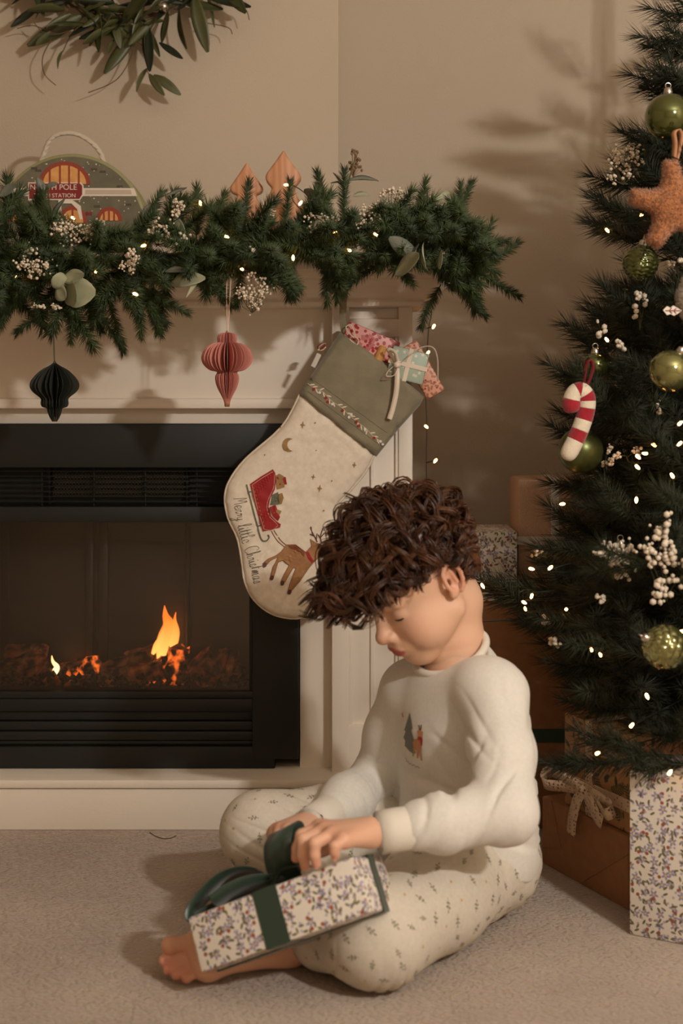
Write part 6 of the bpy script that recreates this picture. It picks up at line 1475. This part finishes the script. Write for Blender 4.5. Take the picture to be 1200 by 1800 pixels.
for p in roots:
    n = (p - HC) / HRr ** 2; n /= np.linalg.norm(n); fl = p - CROWN; fl -= n * (fl @ n); fl /= np.linalg.norm(fl) + 1e-6
    front = np.clip((p[0] - 0.0) / 0.07, 0, 1); top = np.clip((p[2] - 0.06) / 0.06, 0, 1); back = np.clip((-p[0] - 0.03) / 0.05, 0, 1) * (1 - top)
    side = np.clip((abs(p[1]) - 0.045) / 0.02, 0, 1) * (1 - top)
    L = (0.060 + 0.042 * front + 0.010 * top - 0.036 * back - 0.012 * side) * NB.uniform(0.75, 1.2); st = L / (KP - 1)
    q = p.copy(); path = [q.copy()]; lj = NB.uniform(-0.010, 0.010) * (0.4 if p[0] < 0.01 else 1.0); jit = np.clip(NB.normal(size=3), -1.4, 1.4) * 0.26
    for k in range(1, KP):
        s = k / (KP - 1); d = n * ((0.62 + 0.2 * front - 0.2 * back - 0.2 * side) * (1 - s) ** 1.5 + 0.1 * front) + fl * (0.75 + 0.4 * front) + G * (0.25 + 1.1 * s) * (0.5 + 0.7 * front) + jit * (0.5 + 0.5 * s) + v3((1, 0, 0)) * 0.6 * front * (1 - 0.5 * s)
        q = q + d / np.linalg.norm(d) * st; e = (q - HC) / (HRr + 0.007); r = np.linalg.norm(e)
        if r < 1: q = HC + (HRr + 0.007) * e / r
        lim = np.interp(q[0], [-.1, -.05, -.03, .0, .03, .06, .10, .12, .16], [-.05, -.035, .02, .05, .046, .050, .050, .036, .01]); q[2] = max(q[2], lim + lj); wz = (q @ HR.T + HO)[2]; q[2] += max(0, 0.507 + 2.2 * lj - wz) / HU[2]
        path.append(q.copy())
    path = np.array(path); t = np.gradient(path, axis=0); t /= np.linalg.norm(t, axis=1, keepdims=True); e1 = np.cross(t, (0.3, 0.8, 0.5)); e1 /= np.linalg.norm(e1, axis=1, keepdims=True); e2 = np.cross(t, e1)
    s = np.linspace(0, 1, KP); R_ = NB.uniform(0.009, 0.016) * np.clip(s * 2.6, 0, 1) * (1 - 0.5 * back - 0.3 * side); om = NB.choice((-1, 1)) * 2 * PI * NB.uniform(0.9, 1.6); ph = NB.uniform(0, 6.28)
    for j in range(NS):
        off = NB.normal(size=2) * (0.0028 + 0.0008 * s)[:, None]; off = NB.normal(size=2)[None, :] * (0.0022 + 0.0004 * s[:, None]); dp = NB.normal() * 0.22
        allC.append(path + e1 * (R_ * np.cos(om * s + ph + dp) + off[:, 0])[:, None] + e2 * (R_ * np.sin(om * s + ph + dp) + off[:, 1])[:, None]); allR.append(0.00085 * np.array([1.0] * (KP - 4) + [0.9, 0.75, 0.55, 0.25]))
Vh, Qh = many_tubes(np.array(allC), np.array(allR), 3)
m_hair = M('curly_brown_hair', srgb(62, 38, 25), 0.38, noise=(28, srgb(104, 66, 42), 3), spec=0.5)
mk('hair', toW(np.concatenate([Vc, Vh])), np.concatenate([Qc, Qh + len(Vc)]), m_hair, PERSON, True)

# ------------------------------------------------------------ the gift on the child's lap
TLc, TRc = P(329, 1613, 1.93), P(620, 1505, 1.87); Ax = (TRc - TLc); LA = Ax.length; Ax.normalize()
Bx = Vector((0.006, -0.025, -0.07)); Bx = (Bx - Ax * Bx.dot(Ax)).normalized(); Dx = Ax.cross(Bx)
HB_, DB = 0.073, 0.115
m4 = frame4(TLc + Ax * LA / 2 + Bx * HB_ / 2 + Dx * DB / 2, Ax, Dx, -Bx)
m_dgs = M('dark_green_satin', srgb(38, 58, 44), 0.36, sheen=0.3)
lap = gift('lap_gift', 'lavender flowered gift with dark green satin bow on the lap of the child', m4, (LA, DB, HB_), lav, [(0, (0.47 - 0.5) * LA, 0.036), (1, 0.005, 0.02)], m_dgs)
N_ = -Bx; k0 = TLc + Ax * LA * 0.47 + Dx * (DB * 0.52) + N_ * 0.006
def lp(a, n, d): return k0 + Ax * a + N_ * n + Dx * d
mk('bow_loop', *strip(smoothpts([lp(0, 0, 0), lp(-0.03, 0.028, -0.01), lp(-0.075, 0.032, -0.015), lp(-0.118, 0.008, -0.03), lp(-0.125, -0.012, -0.035), lp(-0.10, -0.004, -0.02), lp(-0.05, 0.004, 0), lp(0, 0.002, 0)], 7), N_ * 0.35 - Dx, 0.034, 0.0005), m_dgs, lap, True)
mk('bow_loop', *strip(smoothpts([lp(0.012, 0, 0), lp(0.016, 0.022, -0.022), lp(0.024, 0.048, -0.028), lp(0.030, 0.066, -0.012), lp(0.030, 0.064, 0.012), lp(0.020, 0.036, 0.02), lp(0.012, 0.004, 0)], 7), Ax + N_ * 0.1, 0.042, 0.0005), m_dgs, lap, True)
mk('ribbon_tail', *strip(smoothpts([lp(0, 0.003, 0), lp(-0.03, 0.012, -0.02), lp(-0.06, 0.010, -0.035), lp(-0.085, 0.002, -0.045)], 6), -Dx + N_ * 0.6, 0.032, 0.0005), m_dgs, lap, True)
mk('ribbon_tail', *strip(smoothpts([lp(0, 0.003, 0), lp(0.02, 0.014, -0.01), lp(0.045, 0.010, -0.02), lp(0.06, 0.004, -0.03)], 6), -Dx, 0.030, 0.0005), m_dgs, lap, True)
mk('bow_knot', *lathe([(0.004, -0.012), (0.012, -0.009), (0.013, 0.0), (0.012, 0.009), (0.004, 0.012)], 14, k0 + N_ * 0.006), m_dgs, lap, True)

# a thin fallen twig on the carpet
tag(mk('fallen_twig', *tube(smoothpts([P(x, y, CAMH * FPX / (y - HOR)) + Vector((0, 0, 0.001)) for x, y in ((263, 1464), (272, 1470), (286, 1475), (300, 1474), (309, 1470))], 4), 0.0008, 5), m_twig), 'thin dark bent twig lying on the carpet by the hearth', 'twig')
